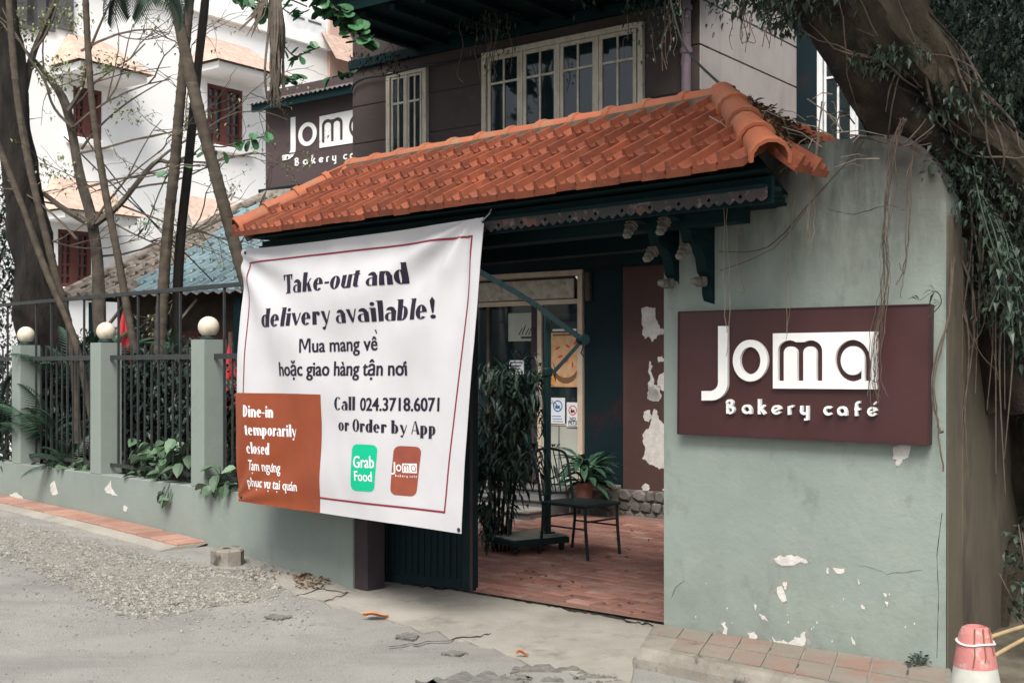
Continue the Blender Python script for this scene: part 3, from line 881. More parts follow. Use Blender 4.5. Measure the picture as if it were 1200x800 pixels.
# raised oblong boss in the pan
tm.add(vs, fs); tm.box(.060, .084, .10, .24, .016, .026, .004)
tme = meshdata(tm, 'roof_tile', 'roof_tile')
sl = Vector((0, dR-dE, zR-zE)); SL = sl.length; sn = sl.normalized()
nrm = Vector((0, -sn.z, sn.y))
random.seed(21)
ex = .262
for c in range(4):
    t = c*ex
    fL = eL+.03+c*.10
    fR = eR-.10-(eR-rR)*(t/SL)
    s = eL-.02+ (c % 2)*.0
    while s+w <= fR+.07:
        if s >= fL-.06:
            p = Vector((s, dE-.045, zE-.01))+sn*t+nrm*(.026+ru(0, .006))
            tilt = sn*L+nrm*(-.048)
            m3 = Matrix((Vector((1, 0, 0)), tilt.normalized(), Vector((1, 0, 0)).cross(tilt).normalized())).transposed()
            m3 = m3 @ Matrix.Rotation(ru(-.022, .022), 3, 'Z') @ Matrix.Rotation(ru(-.012, .012), 3, 'X')
            p = p+sn*ru(-.010, .010)
            lsc = 1.0 if c < 3 else .62
            piece('roof_tile', tme, rt, p, m3, (.985, lsc, 1))
        s += w
# tiles of the right hip end and the rear slope (mostly under leaf litter)
for c in range(3):
    n_ = 2-c
    for k in range(n_):
        dd = dE+.15+c*.16+k*.16
        p = Vector((eR-.0-(eR-rR)*c*.3, dd+.06, zE+.0+(zR-zE)*c*.3+.012))
        y = Vector((-(eR-rR), 0, zR-zE)).normalized()
        piece('roof_tile', tme, rt, p, axes(y, (0, 0, 1)), (.98, .9, 1))
# ridge and hip tiles
def ridgemesh(r, Lr):
    m = MB(); vs = []; seg = 7
    st = [(0, r*1.13), (.045, r*1.13), (.05, r), (Lr, r*.9)]
    for y, rr in st:
        for k in range(seg+1):
            an = math.pi*(-.08+1.16*k/seg); vs.append((rr*math.cos(an)*1.05, y, rr*math.sin(an)))
    for k in range(seg+1):
        an = math.pi*(-.08+1.16*k/seg); vs.append((r*.98*math.cos(an), 0, r*.93*math.sin(an)))
    q = seg+1
    fs = [(i*q+k, i*q+k+1, (i+1)*q+k+1, (i+1)*q+k) for i in range(3) for k in range(seg)]
    fs += [(4*q+k, 4*q+k+1, k+1, k) for k in range(seg)]
    m.add(vs, fs); return m
rme = meshdata(ridgemesh(.080, .31), 'ridge_tile', 'ridge_tile', True)
hme = meshdata(ridgemesh(.084, .34), 'hip_tile', 'ridge_tile', True)
def ridge_run(p, q, n, me, up=(0, 0, 1)):
    p, q = Vector(p), Vector(q); d = (q-p)
    for k in range(n):
        y = d.normalized()+Vector((ru(-.012, .012), ru(-.012, .012), ru(-.01, .01)))
        sc = (d.length/n)/(.27)
        piece('ridge_tile', me, rt, p+d*k/n, axes(y, up), (1, sc, 1))
ridge_run((rL-.02, dR, zR+.022), (rR, dR, zR+.03), 12, rme)
ridge_run((eL-.01, dE-.03, zE+.05), (rL, dR, zR+.02), 4, rme)
ridge_run((eR+.02, dE-.05, zE+.015), (rR+.0, dR-.0, zR+.04), 4, hme)
s9, z9 = G.hit(990, 172, 1.25)
ridge_run((s9, 1.25, z9-.05), (rR, dR+.05, zR-.05), 5, rme)
# mortar bed under the ridge
m = MB(); m.bar((rL, dR-.02, zR+.0), (rR, dR-.02, zR+.0), .15, .09); m.bar((eL+.02, dE+.03, zE-.01), (rL+.02, dR, zR-.06), .10, .06); m.bar((eR-.26, dE+.22, zE+.10), (rR, dR, zR-.07), .10, .07)
m.build('mortar_bed', 'mortar', rt)
m = MB(); m.add([(eR-.05, dE, zE-.02), (rR, dR, zR-.06), (s9, 1.25, z9-.10), (s9-.12, .7, zE-.02)], [(0, 1, 2, 3)])
m.build('rear_deck', 'dark_timber', rt)
# leaf litter on the hip end
mb = MB(); random.seed(4)
for i in range(2600):
    a, b = rnd(), rnd()
    p0 = Vector((rR+.05, dR, zR-.02)).lerp(Vector((s9, 1.2, z9-.1)), a)
    p1 = Vector((eR-.0, dE+.12, zE+.03)).lerp(Vector((s9-.1, .75, zE+.05)), a)
    p = p0.lerp(p1, b)+Vector((0, 0, ru(.04, .11)))
    mb.leaf(p, (ru(-1, 1), ru(-1, 1), ru(-.3, .5)), (0, 0, 1), ru(.03, .065), ru(.015, .03), .3, .1)
o = mb.build('leaf_litter', 'dry_leaf', None, fr=G); props(o, 'dead leaves heaped on the right end of the tiled gate roof', 'leaf litter', kind='stuff')
mb = MB()
for i in range(70):
    p = G.w(ru(3.05, 4.0), ru(-.25, .7), ru(2.62, 2.95)); q = Vector((ru(-1, 1), ru(-1, 1), ru(-.8, .4))).normalized()*ru(.08, .28)
    mb.tube([p, p+q*.5+Vector((0, 0, .02)), p+q], [.004, .003, .002], 4)
o = mb.build('dry_twigs', 'twig_pale'); props(o, 'tangle of dry twigs caught on the right end of the gate roof', 'twigs', kind='stuff')

# carved brackets
def bracket(s0, label):
    t = thing('carved_bracket', label, 'bracket', G, s0, .35, 2.0, 'carved brackets under the gate roof')
    P = [(.42, 1.93), (.34, 1.905), (.27, 1.94), (.24, 2.02), (.235, 2.10), (.19, 2.14), (.17, 2.22), (.13, 2.27), (.05, 2.30), (.03, 2.36), (-.04, 2.40), (-.12, 2.42), (-.14, 2.47), (.42, 2.47)]
    v, f = curve_mesh([P], .035)
    m = MB(); m.add([(s0+z, x, y) for x, y, z in v], f); m.build('board', 'dark_timber', t)
    fin = MB()
    fin.box(-.032, .032, -.055, .05, -.03, .03, .012); fin.box(-.036, .036, -.005, .007, -.035, .035, .003); fin.box(-.036, .036, .018, .030, -.035, .035, .003); fin.box(-.03, .03, -.085, -.05, -.022, .022, .01)
    me = meshdata(fin, 'finial', 'carved_finial')
    for d, z, rx in ((.20, 2.085, 0), (.05, 2.25, .7), (-.14, 2.38, 1.0)):
        piece('finial', me, t, (s0+.002, d-.03, z), Matrix.Rotation(rx, 3, 'X'), (.8, .85, .8))
sA, _ = G.hit(805, 340, .36); sB, _ = G.hit(843, 340, .36)
bracket(sA, 'left one of two dark carved wooden brackets, nearer the opening'); bracket(sB, 'right one of two dark carved wooden brackets, nearer the sign')

# ================================================================== BANNER
def bd(s, z):
    u = (s+.93)/2.6; v = (z-.59)/1.9
    r1 = math.hypot(u, 1-v); p1 = math.atan2(1-v, max(u, 1e-3))
    r2 = math.hypot(1-u, 1-v); p2 = math.atan2(1-v, max(1-u, 1e-3))
    r3 = math.hypot(u, v); p3 = math.atan2(v, max(u, 1e-3))
    d = -.43-.035*math.sin(math.pi*min(max(u, 0), 1))*math.sin(math.pi*min(max(v, 0), 1))
    d += .022*math.sin(11*p1+1.0)*math.exp(-1.6*r1)*min(1, r1*6)
    d += .034*math.sin(10*p2)*math.exp(-1.7*r2)*min(1, r2*6)
    d += .010*math.sin(13*p3+.6)*math.exp(-1.8*r3)*min(1, r3*6)
    d += .005*math.sin(24*u+3.5*v)*math.exp(-3*u)+.006*math.sin(5*u-6*v+.8)
    d += .010*math.exp(-((u-.36-.03*v)/.025)**2)*max(0, 1-v*2.2)
    d += .012*noise.noise(Vector((s*2.2, z*2.2, 5)))+.003*noise.noise(Vector((s*7, z*5, 8)))
    return d
bt = thing('banner', 'large white vinyl banner with wrinkles hung across the gate under the tiled roof', 'banner', G, .35, -.43, .59)
corn = [G.hit(277, 587, -.43), G.hit(541.5, 625, -.43), G.hit(566, 254.5, -.43), G.hit(283, 292, -.43)]
def bq(u, v):
    a = [corn[0][i]*(1-u)*(1-v)+corn[1][i]*u*(1-v)+corn[2][i]*u*v+corn[3][i]*(1-u)*v for i in (0, 1)]
    a[0] += .012*math.sin(math.pi*v)*(1 if u < .5 else -1)*abs(2*u-1)
    a[1] -= .018*math.sin(math.pi*u)*(v-.15)
    return a
vs, fs = gridgeo(200, 150, lambda u, v: tuple(bq(u, v)))
m = MB(); m.add([(s, bd(s, z), z) for s, z in vs], fs)
n0 = len(vs)
m.add([(s, bd(s, z)+.002, z) for s, z in vs], [f[::-1] for f in fs])
m.build('sheet', 'banner_white', bt, True)
import bmesh
def lay(vs2, fs, name, mt, layer=1, maxe=.028, parent=None):
    bm = bmesh.new(); bv = [bm.verts.new(v) for v in vs2]
    for f in fs:
        try: bm.faces.new([bv[i] for i in f])
        except ValueError: pass
    for it in range(7):
        ed = [e for e in bm.edges if e.calc_length() > maxe]
        if not ed: break
        bmesh.ops.subdivide_edges(bm, edges=ed, cuts=1)
        bmesh.ops.triangulate(bm, faces=bm.faces[:])
    bm.verts.index_update()
    m = MB(); m.add([(v.co.x, bd(v.co.x, v.co.y)-.0012-.0007*layer-v.co.z*.5, v.co.y) for v in bm.verts], [tuple(v.index for v in f.verts) for f in bm.faces])
    bm.free()
    return m.build(name, mt, parent or bt)
def vietnamese(body, off):
    """base letters plus dots below and horns drawn by hand"""
    base = body.replace('ạ', 'a').replace('ụ', 'u').replace('ư', 'u')
    def wid(t):
        v, _ = text_mesh(t, 0); return max([q[0] for q in v]+[0])
    extra = []
    for i, ch in enumerate(body):
        if ch in 'ạụ':
            b = wid(base[:i+1]); a = b-(.40 if ch == 'ạ' else .44); c = (a+b)/2
            extra.append([(c-.045, -.24), (c+.045, -.24), (c+.045, -.14), (c-.045, -.14)])
        if ch == 'ư':
            b = wid(base[:i+1]); extra.append([(b-.05, .44), (b+.10, .44), (b+.13, .60), (b+.05, .60), (b+.02, .50), (b-.05, .50)])
    return bold(base, off, extra)
def hb(px, py): return G.hit(px, py, -.445)
def poly_px(P, name, mt, layer=1, **k):
    v, f = curve_mesh([[hb(*p) for p in P]])
    return lay(v, f, name, mt, layer, **k)
def line_px(P, w, name, mt, layer=1):
    m = MB(); pts = [hb(*p) for p in P]
    o = stroke(pts, w)[0]
    n = len(P)
    vs = [(*q, 0) for q in o]
    fs = [(i, i+1, 2*n-2-i, 2*n-1-i) for i in range(n-1)]
    return lay(vs, fs, name, mt, layer)
def text_px(vf, p0, p1, capunits, hpx, name, mt, layer=2, slant=0):
    vs, fs = vf
    x0 = min(v[0] for v in vs); x1 = max(v[0] for v in vs)
    a, b = hb(*p0), hb(*p1)
    mx, my = (p0[0]+p1[0])/2, (p0[1]+p1[1])/2
    hgt = hb(mx, my-hpx)[1]-hb(mx, my)[1]
    ky = hgt/capunits
    out = []
    for v in vs:
        f = (v[0]-x0)/(x1-x0)
        out.append((a[0]+(b[0]-a[0])*f+slant*v[1]*ky, a[1]+(b[1]-a[1])*f+v[1]*ky, v[2] if v[2] < .01 else 0))
    return lay(out, fs, name, mt, layer)
line_px([(287.5, 461), (288.2, 400), (289, 350), (288.5, 308), (350, 300.5), (450, 289), (550, 276.5), (545, 340), (534, 450), (520, 600), (450, 592), (372, 583)], .013, 'border_line', 'ink_red')
poly_px([(277, 460), (310, 460.5), (345, 461), (377.3, 462), (377, 500), (375, 550), (372, 601), (340, 597), (300, 591), (275.5, 587)], 'brown_field', 'ink_brown')
text_px(didone_mesh('Take-out and'), (331, 344), (477.8, 332), 75, 23.5, 'lettering', 'ink_navy')
text_px(didone_mesh('delivery available!'), (308.5, 383.5), (511, 373), 75, 23.5, 'lettering', 'ink_navy')
HORN = [(-.04, 0), (.08, .03), (.16, .13), (.15, .24), (.07, .23), (.08, .13), (.02, .07)]
def bold(body, off=.03, extra=()):
    vs, fs = [], []
    for k, dx in enumerate((-off, -off/3, off/3, off)):
        v, f = text_mesh(body, .004, extra if k in (1, 2) else ()); n = len(vs)
        vs += [(p[0]+dx, p[1]+(.004 if k % 2 else -.004), p[2]*.2+.0004*k) for p in v]; fs += [tuple(i+n for i in q) for q in f]
    return vs, fs
def width(body): 
    v, _ = text_mesh(body, 0); return max(q[0] for q in v)
wv = width('Mua mang vê')
grave = [(wv-.16, .98), (wv-.08, .98), (wv+.0, .80), (wv-.06, .80)]
MG = [[(-.80, 0), (-.69, 0), (-.69, .70), (-.80, .70)], [(-.17, 0), (-.06, 0), (-.06, .70), (-.17, .70)], [(-.72, .70), (-.60, .70), (-.39, .16), (-.47, .16)], [(-.26, .70), (-.14, .70), (-.39, .16), (-.47, .16)]]
wv = width('ua mang vê'); grave = [(wv-.16, .98), (wv-.08, .98), (wv+.0, .80), (wv-.06, .80)]
text_px(bold('ua mang vê', .022, [grave]+MG), (355, 413), (443, 410), .70, 16.5, 'lettering', 'ink_navy')
wn_ = width('hoặc giao hàng tận no')
text_px(bold('hoặc giao hàng tận noi', .028, [[(wn_-.06+x, .34+y) for x, y in HORN]]), (328.6, 440), (477.6, 439.6), .72, 17.5, 'lettering', 'ink_navy')
text_px(didone_mesh('Call'), (393.4, 480.2), (419, 480.3), 74, 15.5, 'lettering', 'ink_navy')
text_px(bold('024.3718.6071', .03), (425, 480.6), (512.5, 481.6), .70, 15.5, 'lettering', 'ink_navy')
text_px(didone_mesh('or Order by App'), (398, 504), (508.5, 509.8), 74, 15, 'lettering', 'ink_navy')
text_px(didone_mesh('Dine-in'), (287.6, 488), (319.6, 489.4), 74, 14, 'lettering', 'ink_white')
text_px(didone_mesh('temporarily'), (288.2, 509.4), (347, 512), 74, 14, 'lettering', 'ink_white')
text_px(didone_mesh('closed'), (288.8, 531), (315.6, 532.8), 74, 13.5, 'lettering', 'ink_white')
text_px(vietnamese('Tạm ngưng', .024), (289, 550), (325.6, 554), .70, 12, 'lettering', 'ink_white')
text_px(vietnamese('phục vụ tại quán', .024), (288.3, 569.4), (346, 575.6), .72, 11.5, 'lettering', 'ink_white')
def rquad(q, r=.22, n=5):
    """rounded quadrilateral in the photo's corner points (tl, tr, br, bl)"""
    def bl(u, v): return tuple(q[0][i]*(1-u)*(1-v)+q[1][i]*u*(1-v)+q[2][i]*u*v+q[3][i]*(1-u)*v for i in (0, 1))
    P = []
    ry = r*.55
    for cx, cy, a0 in ((1-r, ry, -90), (1-r, 1-ry, 0), (r, 1-ry, 90), (r, ry, 180)):
        for k in range(n+1):
            a = R(a0+90*k/n); P.append(bl(cx+r*math.cos(a), cy+ry*math.sin(a)))
    return P
poly_px(rquad([(415.8, 519.6), (445.8, 521.2), (439.5, 576.2), (412, 574)]), 'delivery_logo', 'ink_green')
text_px(bold('Grab', .022), (416.8, 547.5), (441.5, 547.8), .72, 14.5, 'lettering', 'ink_white')
text_px(bold('Food', .022), (417.5, 562.5), (438.2, 564), .72, 12, 'lettering', 'ink_white')
poly_px(rquad([(462.7, 521.8), (492.6, 523.6), (485.6, 581.8), (457, 579.2)]), 'cafe_logo', 'ink_rust')

# cafe logo outlines in a 1200 x 650 drawing (x right, y down)
def jo():
    J = [(162, 60), (217, 60), (217, 400)]+arc(120, 398, 97, -97, 0, 90, 8)[1:]+[(65, 495), (65, 440), (118, 440)]+arc(118, 398, 44, -42, 90, 0, 6)[1:]
    J = [(162, 60), (217, 60), (217, 390)]+[(120+97*math.cos(R(a)), 395+100*math.sin(R(a))) for a in range(0, 91, 10)]+[(65, 495), (65, 440), (115, 440)]+[(112+50*math.cos(R(a)), 390+50*math.sin(R(a))) for a in range(90, -1, -10)]
    O = [arc(350, 262, 102, 122, 0, 350, 30), arc(350, 262, 60, 80, 0, 350, 30)]
    RC = [(483, 103), (1090, 92), (1090, 430), (483, 425)]
    def up(cx, cy, rx, ry, a0, a1, n=9): return [(cx+rx*math.cos(R(a0+(a1-a0)*k/n)), cy-ry*math.sin(R(a0+(a1-a0)*k/n))) for k in range(n+1)]
    m = [(512, 380), (512, 205)]+up(579, 205, 67, 62, 175, 55)+up(704, 205, 68, 62, 125, 5)+[(772, 205), (772, 380), (737, 380), (737, 215)]+up(699, 215, 38, 36, 5, 175)+[(661, 215), (661, 380), (625, 380), (625, 215)]+up(586, 215, 39, 36, 5, 175)+[(547, 215), (547, 380)]
    a = [(1055, 380), (1055, 262)]+up(950, 262, 103, 122, 5, 300, 26)+[(1003, 318)]+up(950, 262, 70, 84, 300, 5, 24)+[(1020, 380)]
    return J, O, RC, m, a
J_, O_, RC_, m_, a_ = jo()
LOGO = [[J_], O_, [RC_, m_, a_]]
def small_letters():
    w = 15; P = []
    def ty(x): return 572+(x-210)*.018     # baseline
    def g(x0, pts, ww=w): P.append(stroke([(x0+x, ty(x0)-y) for x, y in pts], ww))
    def gr(x0, cx, cy, r, a0, a1, ry=None, ww=13):
        ry = ry or r
        if a1-a0 >= 360: P.append([[(x0+cx+r*math.cos(R(k*18)), ty(x0)-cy-ry*math.sin(R(k*18))) for k in range(20)], [(x0+cx+(r-ww)*math.cos(R(k*18)), ty(x0)-cy-(ry-ww)*math.sin(R(k*18))) for k in range(20)]])
        else: P.append([[(x0+cx+r*math.cos(R(a0+(a1-a0)*k/12)), ty(x0)-cy-ry*math.sin(R(a0+(a1-a0)*k/12))) for k in range(13)]+[(x0+cx+(r-ww)*math.cos(R(a1+(a0-a1)*k/12)), ty(x0)-cy-(ry-ww)*math.sin(R(a1+(a0-a1)*k/12))) for k in range(13)]])
    g(210, [(7, 0), (7, 60)]); gr(210, 20, 22, 27, -100, 100, 25); gr(210, 18, 62, 22, -80, 180, 22)   # B
    gr(300, 28, 27, 28, 0, 330, 28); g(300, [(52, 0), (52, 30)], 13)                                          # a
    g(395, [(7, 0), (7, 88)]); g(395, [(12, 24), (36, 52)], 12); g(395, [(18, 30), (40, 0)], 13)           # k
    gr(475, 28, 27, 29, 30, 330, 28); g(475, [(8, 18), (54, 38)], 11); gr(475, 28, 27, 29, 10, 60, 28)         # e
    g(570, [(7, 0), (7, 50)]); gr(570, 26, 32, 25, 70, 170, 24)                                              # r
    gr(642, 24, 26, 26, 170, 370, 26); g(642, [(7, 26), (7, 54)], 13); g(642, [(42, -30), (42, 54)], 13); g(642, [(24, -26), (42, -26)], 12)  # y
    gr(778, 28, 27, 28, 45, 315, 28)                                                                          # c
    gr(858, 28, 27, 28, 0, 330, 28); g(858, [(52, 0), (52, 30)], 13)                                          # a
    g(960, [(10, 0), (10, 62)]); gr(960, 28, 62, 25, 80, 180, 25); g(960, [(0, 40), (32, 40)], 12)            # f
    gr(1035, 28, 27, 29, 30, 330, 28); g(1035, [(8, 18), (54, 38)], 11); gr(1035, 28, 27, 29, 10, 60, 28); g(1035, [(38, 68), (56, 86)], 8)  # é
    return P
SMALL = small_letters()
# small copy on the banner
for sp in LOGO:
    v, f = curve_mesh(sp)
    lay([(*hb(459.5+(x-65)/1025*27.5, 541+(y-60)/435*14.5+(x-65)/1025*1), 0) for x, y, z in v], f, 'cafe_logo_mark', 'ink_white', 2)
vs, fs = [], []
for sp in SMALL:
    v, f = curve_mesh(sp); n = len(vs); vs += [(*hb(459.5+(x-65)/1025*27.5, 541+(y-60)/435*14.5+(x-65)/1025*1), 0) for x, y, z in v]; fs += [tuple(i+n for i in q) for q in f]
lay(vs, fs, 'lettering', 'ink_white', 2)
em = meshdata(MB().lathe([(.006, 0), (.012, 0), (.012, .004), (.006, .004)], (0, 0, 0), 12), 'eyelet', 'iron')
for px, py in ((563, 259), (537, 620.5), (286, 296), (279.5, 583)):
    s, z = hb(px, py); piece('eyelet', em, bt, (s, bd(s, z)-.007, z), Matrix.Rotation(R(-90), 3, 'X'))
for nm, (px, py), q, lb in (('rope', (563, 258), (1.78, -.33, 2.58), 'thin cord tying the top right corner of the banner to the roof'), ('rope', (286, 295), (-.62, -.33, 2.42), 'thin cord tying the top left corner of the banner to the roof')):
    s, z = hb(px, py); m = MB(); m.tube([(s, bd(s, z)-.01, z), ((s+q[0])/2, (bd(s, z)+q[1])/2, (z+q[2])/2-.01), q], .004, 5)
    one(nm, m, 'white_paint', lb, 'rope', G, (s, -.39, z))

# ================================================================== SIGN WALL
wt = thing('sign_wall', 'tall sage green rendered wall with a rounded top corner, carrying the cafe sign', 'wall', W, .8, .1, 0)
zt = 2.805
out = [(0, -.05), (1.616, -.05), (1.617, 1.0), (1.618, 2.0), (1.62, 2.38)]+[(1.30+.32*math.cos(R(a)), 2.38+.425*math.sin(R(a))) for a in range(12, 90, 13)]+[(1.2, zt), (1.0, zt-.005), (.6, zt), (0, zt)]
v, f = curve_mesh([out], .11)
m = MB(); m.add([(x, (.0 if z > 0 else .22), y) for x, y, z in v], f)
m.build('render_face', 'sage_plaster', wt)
MB().box(1.6215, 1.628, .004, .222, -.05, 2.36).build('end_face', 'wall_return_plaster', wt)
MB().box(1.46, 1.626, .2225, 1.42, -.05, 2.28, .02).build('return_wall', 'wall_return_plaster', wt)
def wp(P, name, mt, d0=-.0022, n=3, amp=.5):
    m = MB(); m.prism(jag(P, amp, n) if n > 1 else P, lambda a, b, t: (lambda h: (h[0], t, h[1]))(W.hit(a, b)), d0, .004)
    m.build(name, mt, wt)
    if name == 'peeled_patch':
        cx, cy = sum(p[0] for p in P)/len(P), sum(p[1] for p in P)/len(P)
        m = MB(); m.prism(jag([(cx+(a-cx)*1.28+ru(-.6, .6), cy+(b-cy)*1.3+ru(-.6, .6)) for a, b in P], .7, 3), lambda a, b, t: (lambda h: (h[0], t, h[1]))(W.hit(a, b)), -.0011, .004)
        m.build('old_render', 'old_render', wt)
c2 = lambda P: [(740+x/2.609, 500+y/2.609) for x, y in P]
random.seed(8)
for P in ([(435, 405), (450, 393), (470, 397), (490, 390), (515, 398), (535, 405), (540, 415), (510, 415), (470, 423), (445, 415)], [(615, 430), (650, 432), (650, 445), (630, 448)],
          [(445, 490), (460, 485), (475, 530), (462, 535)], [(275, 600), (288, 595), (292, 625), (300, 655), (285, 650)], [(355, 630), (375, 625), (385, 645), (365, 655)],
          [(430, 640), (445, 655), (465, 650), (480, 660), (500, 640), (515, 645), (520, 630), (535, 620), (530, 665), (500, 680), (460, 672), (435, 665)],
          [(672, 640), (685, 668), (675, 662)], [(800, 62), (855, 57), (845, 95), (830, 98), (820, 117), (808, 118), (812, 100), (798, 98)],
          [(597, 430), (604, 432), (603, 450), (597, 446)], [(463, 475), (476, 472), (474, 497), (466, 495)], [(770, 508), (782, 510), (778, 520)], [(775, 532), (786, 535), (782, 550)],
          [(702, 543), (716, 550), (712, 558), (702, 552)], [(390, 572), (402, 575), (418, 592), (400, 588)], [(374, 540), (382, 545), (380, 560)], [(690, 462), (700, 478), (694, 482)]):
    wp(c2(P), 'peeled_patch', 'peeled_white')
for i in range(22):
    x, y = ru(140, 900), 700-abs(random.gauss(0, 1))*110
    if y > 620+(x-200)*.16: continue
    r = ru(1.0, 2.8); wp(c2(blob(x, y, r, r*ru(1, 2), 7)), 'paint_chip', 'peeled_white', -.0018, 1)
# hairline cracks
def crackline(P, wpx, nm='hairline_crack'):
    P = wig(P, 6, .9); m = MB(); vs = []
    for i, (a, b) in enumerate(P):
        ww = wpx*ru(.4, 1.2)
        h = W.hit(a-ww/2, b-ww/2); g = W.hit(a+ww/2, b+ww/2); vs += [(h[0], -.0012, h[1]), (g[0], -.0012, g[1])]
    m.add(vs, [(2*i, 2*i+1, 2*i+3, 2*i+2) for i in range(len(P)-1)]); m.build(nm, 'crack_dirt', wt)
crackline([(1104, 600), (1098, 650), (1100, 700), (1098, 770)], .8)
crackline([(1003, 660), (1040, 672), (1080, 668)], .5)
crackline([(787, 700), (792, 688), (802, 680)], .6)
crackline([(970, 245), (1000, 252), (1040, 240), (1060, 246)], .6)
# cafe sign
sgt = thing('cafe_sign', 'wide maroon sign board with raised white cafe lettering on the sage wall', 'sign', W, .81, -.05, 1.57)
sL, zT = W.hit(795, 366, -.06); sR, zB = W.hit(1090, 522, -.06)
sL, sR, zB, zT = .085, 1.535, 1.205, 1.925
q = [W.hit(794.5, 508, -.06), W.hit(1088.5, 521.5, -.06), W.hit(1091, 356.5, -.06), W.hit(795.5, 365.5, -.06)]
m = MB(); m.add([(q[0][0], -.06, q[0][1]), (q[1][0], -.06, q[1][1]), (q[2][0], -.06, q[2][1]), (q[3][0], -.06, q[3][1]), (q[0][0], -.012, q[0][1]), (q[1][0], -.012, q[1][1]), (q[2][0], -.012, q[2][1]), (q[3][0], -.012, q[3][1])],
                [(0, 1, 2, 3), (7, 6, 5, 4), (0, 4, 5, 1), (1, 5, 6, 2), (2, 6, 7, 3), (3, 7, 4, 0)])
m.build('board', 'sign_maroon', sgt)
m = MB()
for a, b in ((0, 1), (1, 2), (2, 3), (3, 0)): m.bar((q[a][0], -.0625, q[a][1]), (q[b][0], -.0625, q[b][1]), .008, .006)
m.build('edge_trim', 'sign_edge', sgt)
def Zs(x, y, t): 
    d = -.061-.024*(1 if t > 0 else 0)
    h = W.hit(810+x/5, 370+y/5, -.075); return (h[0], d, h[1])
names = ['letter_j', 'letter_o', 'letter_panel']
for nm, sp in zip(names, LOGO):
    v, f = curve_mesh(sp, .01); m = MB(); m.add([Zs(*p) for p in v], f); m.build(nm, 'letter_white', sgt)
gi = 0
groups_ = [3, 2, 3, 3, 2, 4, 1, 2, 3, 4]
for ci, cnt_ in enumerate(groups_):
    m = MB()
    for k in range(cnt_):
        v, f = curve_mesh(SMALL[gi], .01); gi += 1
        m.add([(lambda p: (p[0], p[1]-.0004*k, p[2]))(Zs(*p)) for p in v], f)
    m.build('letter', 'letter_white', sgt)

# ================================================================== CAFE BUILDING
bg = thing('cafe_building', 'two storey cafe with maroon grey upper walls, white framed windows and a dark ground floor', 'building', B, 0, .3, 0)
def bh(px, py, d=0): return B.hit(px, py, d)
sLc = bh(413, 150)[0]; sRc = bh(820, 60)[0]
# upper floor: rendered bands with recessed grooves
WIN = [(-1.356, .735, 4.05, 5.12), (-2.816, -2.178, 4.05, 5.11)]
bands = [3.3, 3.88, 4.335, 4.79, 5.245, 6.6]
xsp = sorted([sLc, -2.816, -2.178, -1.356, .735, sRc])
for i in range(len(bands)-1):
    z0, z1 = bands[i]+.006, bands[i+1]-.006
    segs = [(sLc, sRc)]
    if z0 < 5.1 and z1 > 4.06:
        segs = [(sLc, -2.816), (-2.178, -1.356), (.735, sRc)]
    for a, b_ in segs:
        # bands that only partly overlap a window are cut at its top
        MB().box(a, b_, 0, .2, z0, z1, .004).build('wall_band', 'maroon_wall', bg)
MB().box(-2.816, -2.178, .01, .2, 5.11, 5.24).build('wall_band', 'maroon_wall', bg)
MB().box(-1.356, .735, .01, .2, 5.12, 5.24).build('wall_band', 'maroon_wall', bg)
MB().box(sLc+.01, sRc-.01, .02, .22, 3.3, 4.05).build('wall_core', 'groove_dark', bg)
MB().box(sLc+.01, -2.82, .012, .22, 3.3, 6.6).build('wall_core', 'groove_dark', bg)
MB().box(-2.17, -1.36, .012, .22, 3.3, 6.6).build('wall_core', 'groove_dark', bg)
MB().box(.74, sRc-.01, .012, .22, 3.3, 6.6).build('wall_core', 'groove_dark', bg)
# windows
def window(s0, s1, z0, z1, n, fr_, par, depth=.0, bars=(.33,), frame='window_paint', glass='glass_dark', curtain=False, half=None):
    D = depth
    m = MB(); f = .06
    m.box(s0, s1, D-.03, D+.08, z1-f, z1, .004); m.box(s0, s1, D-.03, D+.08, z0, z0+f, .004)
    m.box(s0, s0+f, D-.028, D+.08, z0+f, z1-f, .004); m.box(s1-f, s1, D-.028, D+.08, z0+f, z1-f, .004)
    wd = (s1-s0-2*f)/n
    for k in range(1, n): m.box(s0+f+wd*k-.018, s0+f+wd*k+.018, D-.026, D+.08, z0+f, z1-f, .003)
    wo = m.build('window', frame, par)
    for k in range(n):
        a, b_ = s0+f+wd*k+.02, s0+f+wd*(k+1)-.02
        c0, c1 = z0+f+.003, z1-f-.003
        g = .042 if (b_-a) > .35 else .026
        m = MB(); m.box(a, b_, D-.018, D+.02, c1-g, c1, .003); m.box(a, b_, D-.018, D+.02, c0, c0+g*1.5, .003)
        m.box(a, a+g, D-.017, D+.02, c0+g, c1-g, .003); m.box(b_-g, b_, D-.017, D+.02, c0+g, c1-g, .003)
        mid = (a+b_)/2
        zs = [c1-(c1-c0)*t for t in bars]
        m.box(mid-.011, mid+.011, D-.014, D+.014, c0+g, c1-g)
        for zb in zs: m.box(a+g, b_-g, D-.0155, D+.0135, zb-.012, zb+.012)
        m.build('sash', frame, wo)
        m = MB(); m.box(a+g*.5, b_-g*.5, D-.003, D+.003, c0+g*.5, c1-g*.5)
        m.build('pane', glass, wo)
    m = MB(); m.box(s0+.03, s1-.03, D+.12, D+.13, z0+.03, z1-.03)
    m.build('curtain' if curtain else 'dark_room', 'curtain' if curtain else 'dark_wall', wo)
    return wo
window(-1.356, .735, 4.0, 5.12, 4, B, bg, -.02, (.30,))
# two casements of the smaller window
window(-2.816, -2.178, 4.0, 5.11, 2, B, bg, -.02, (.32,), glass='glass', curtain=True)
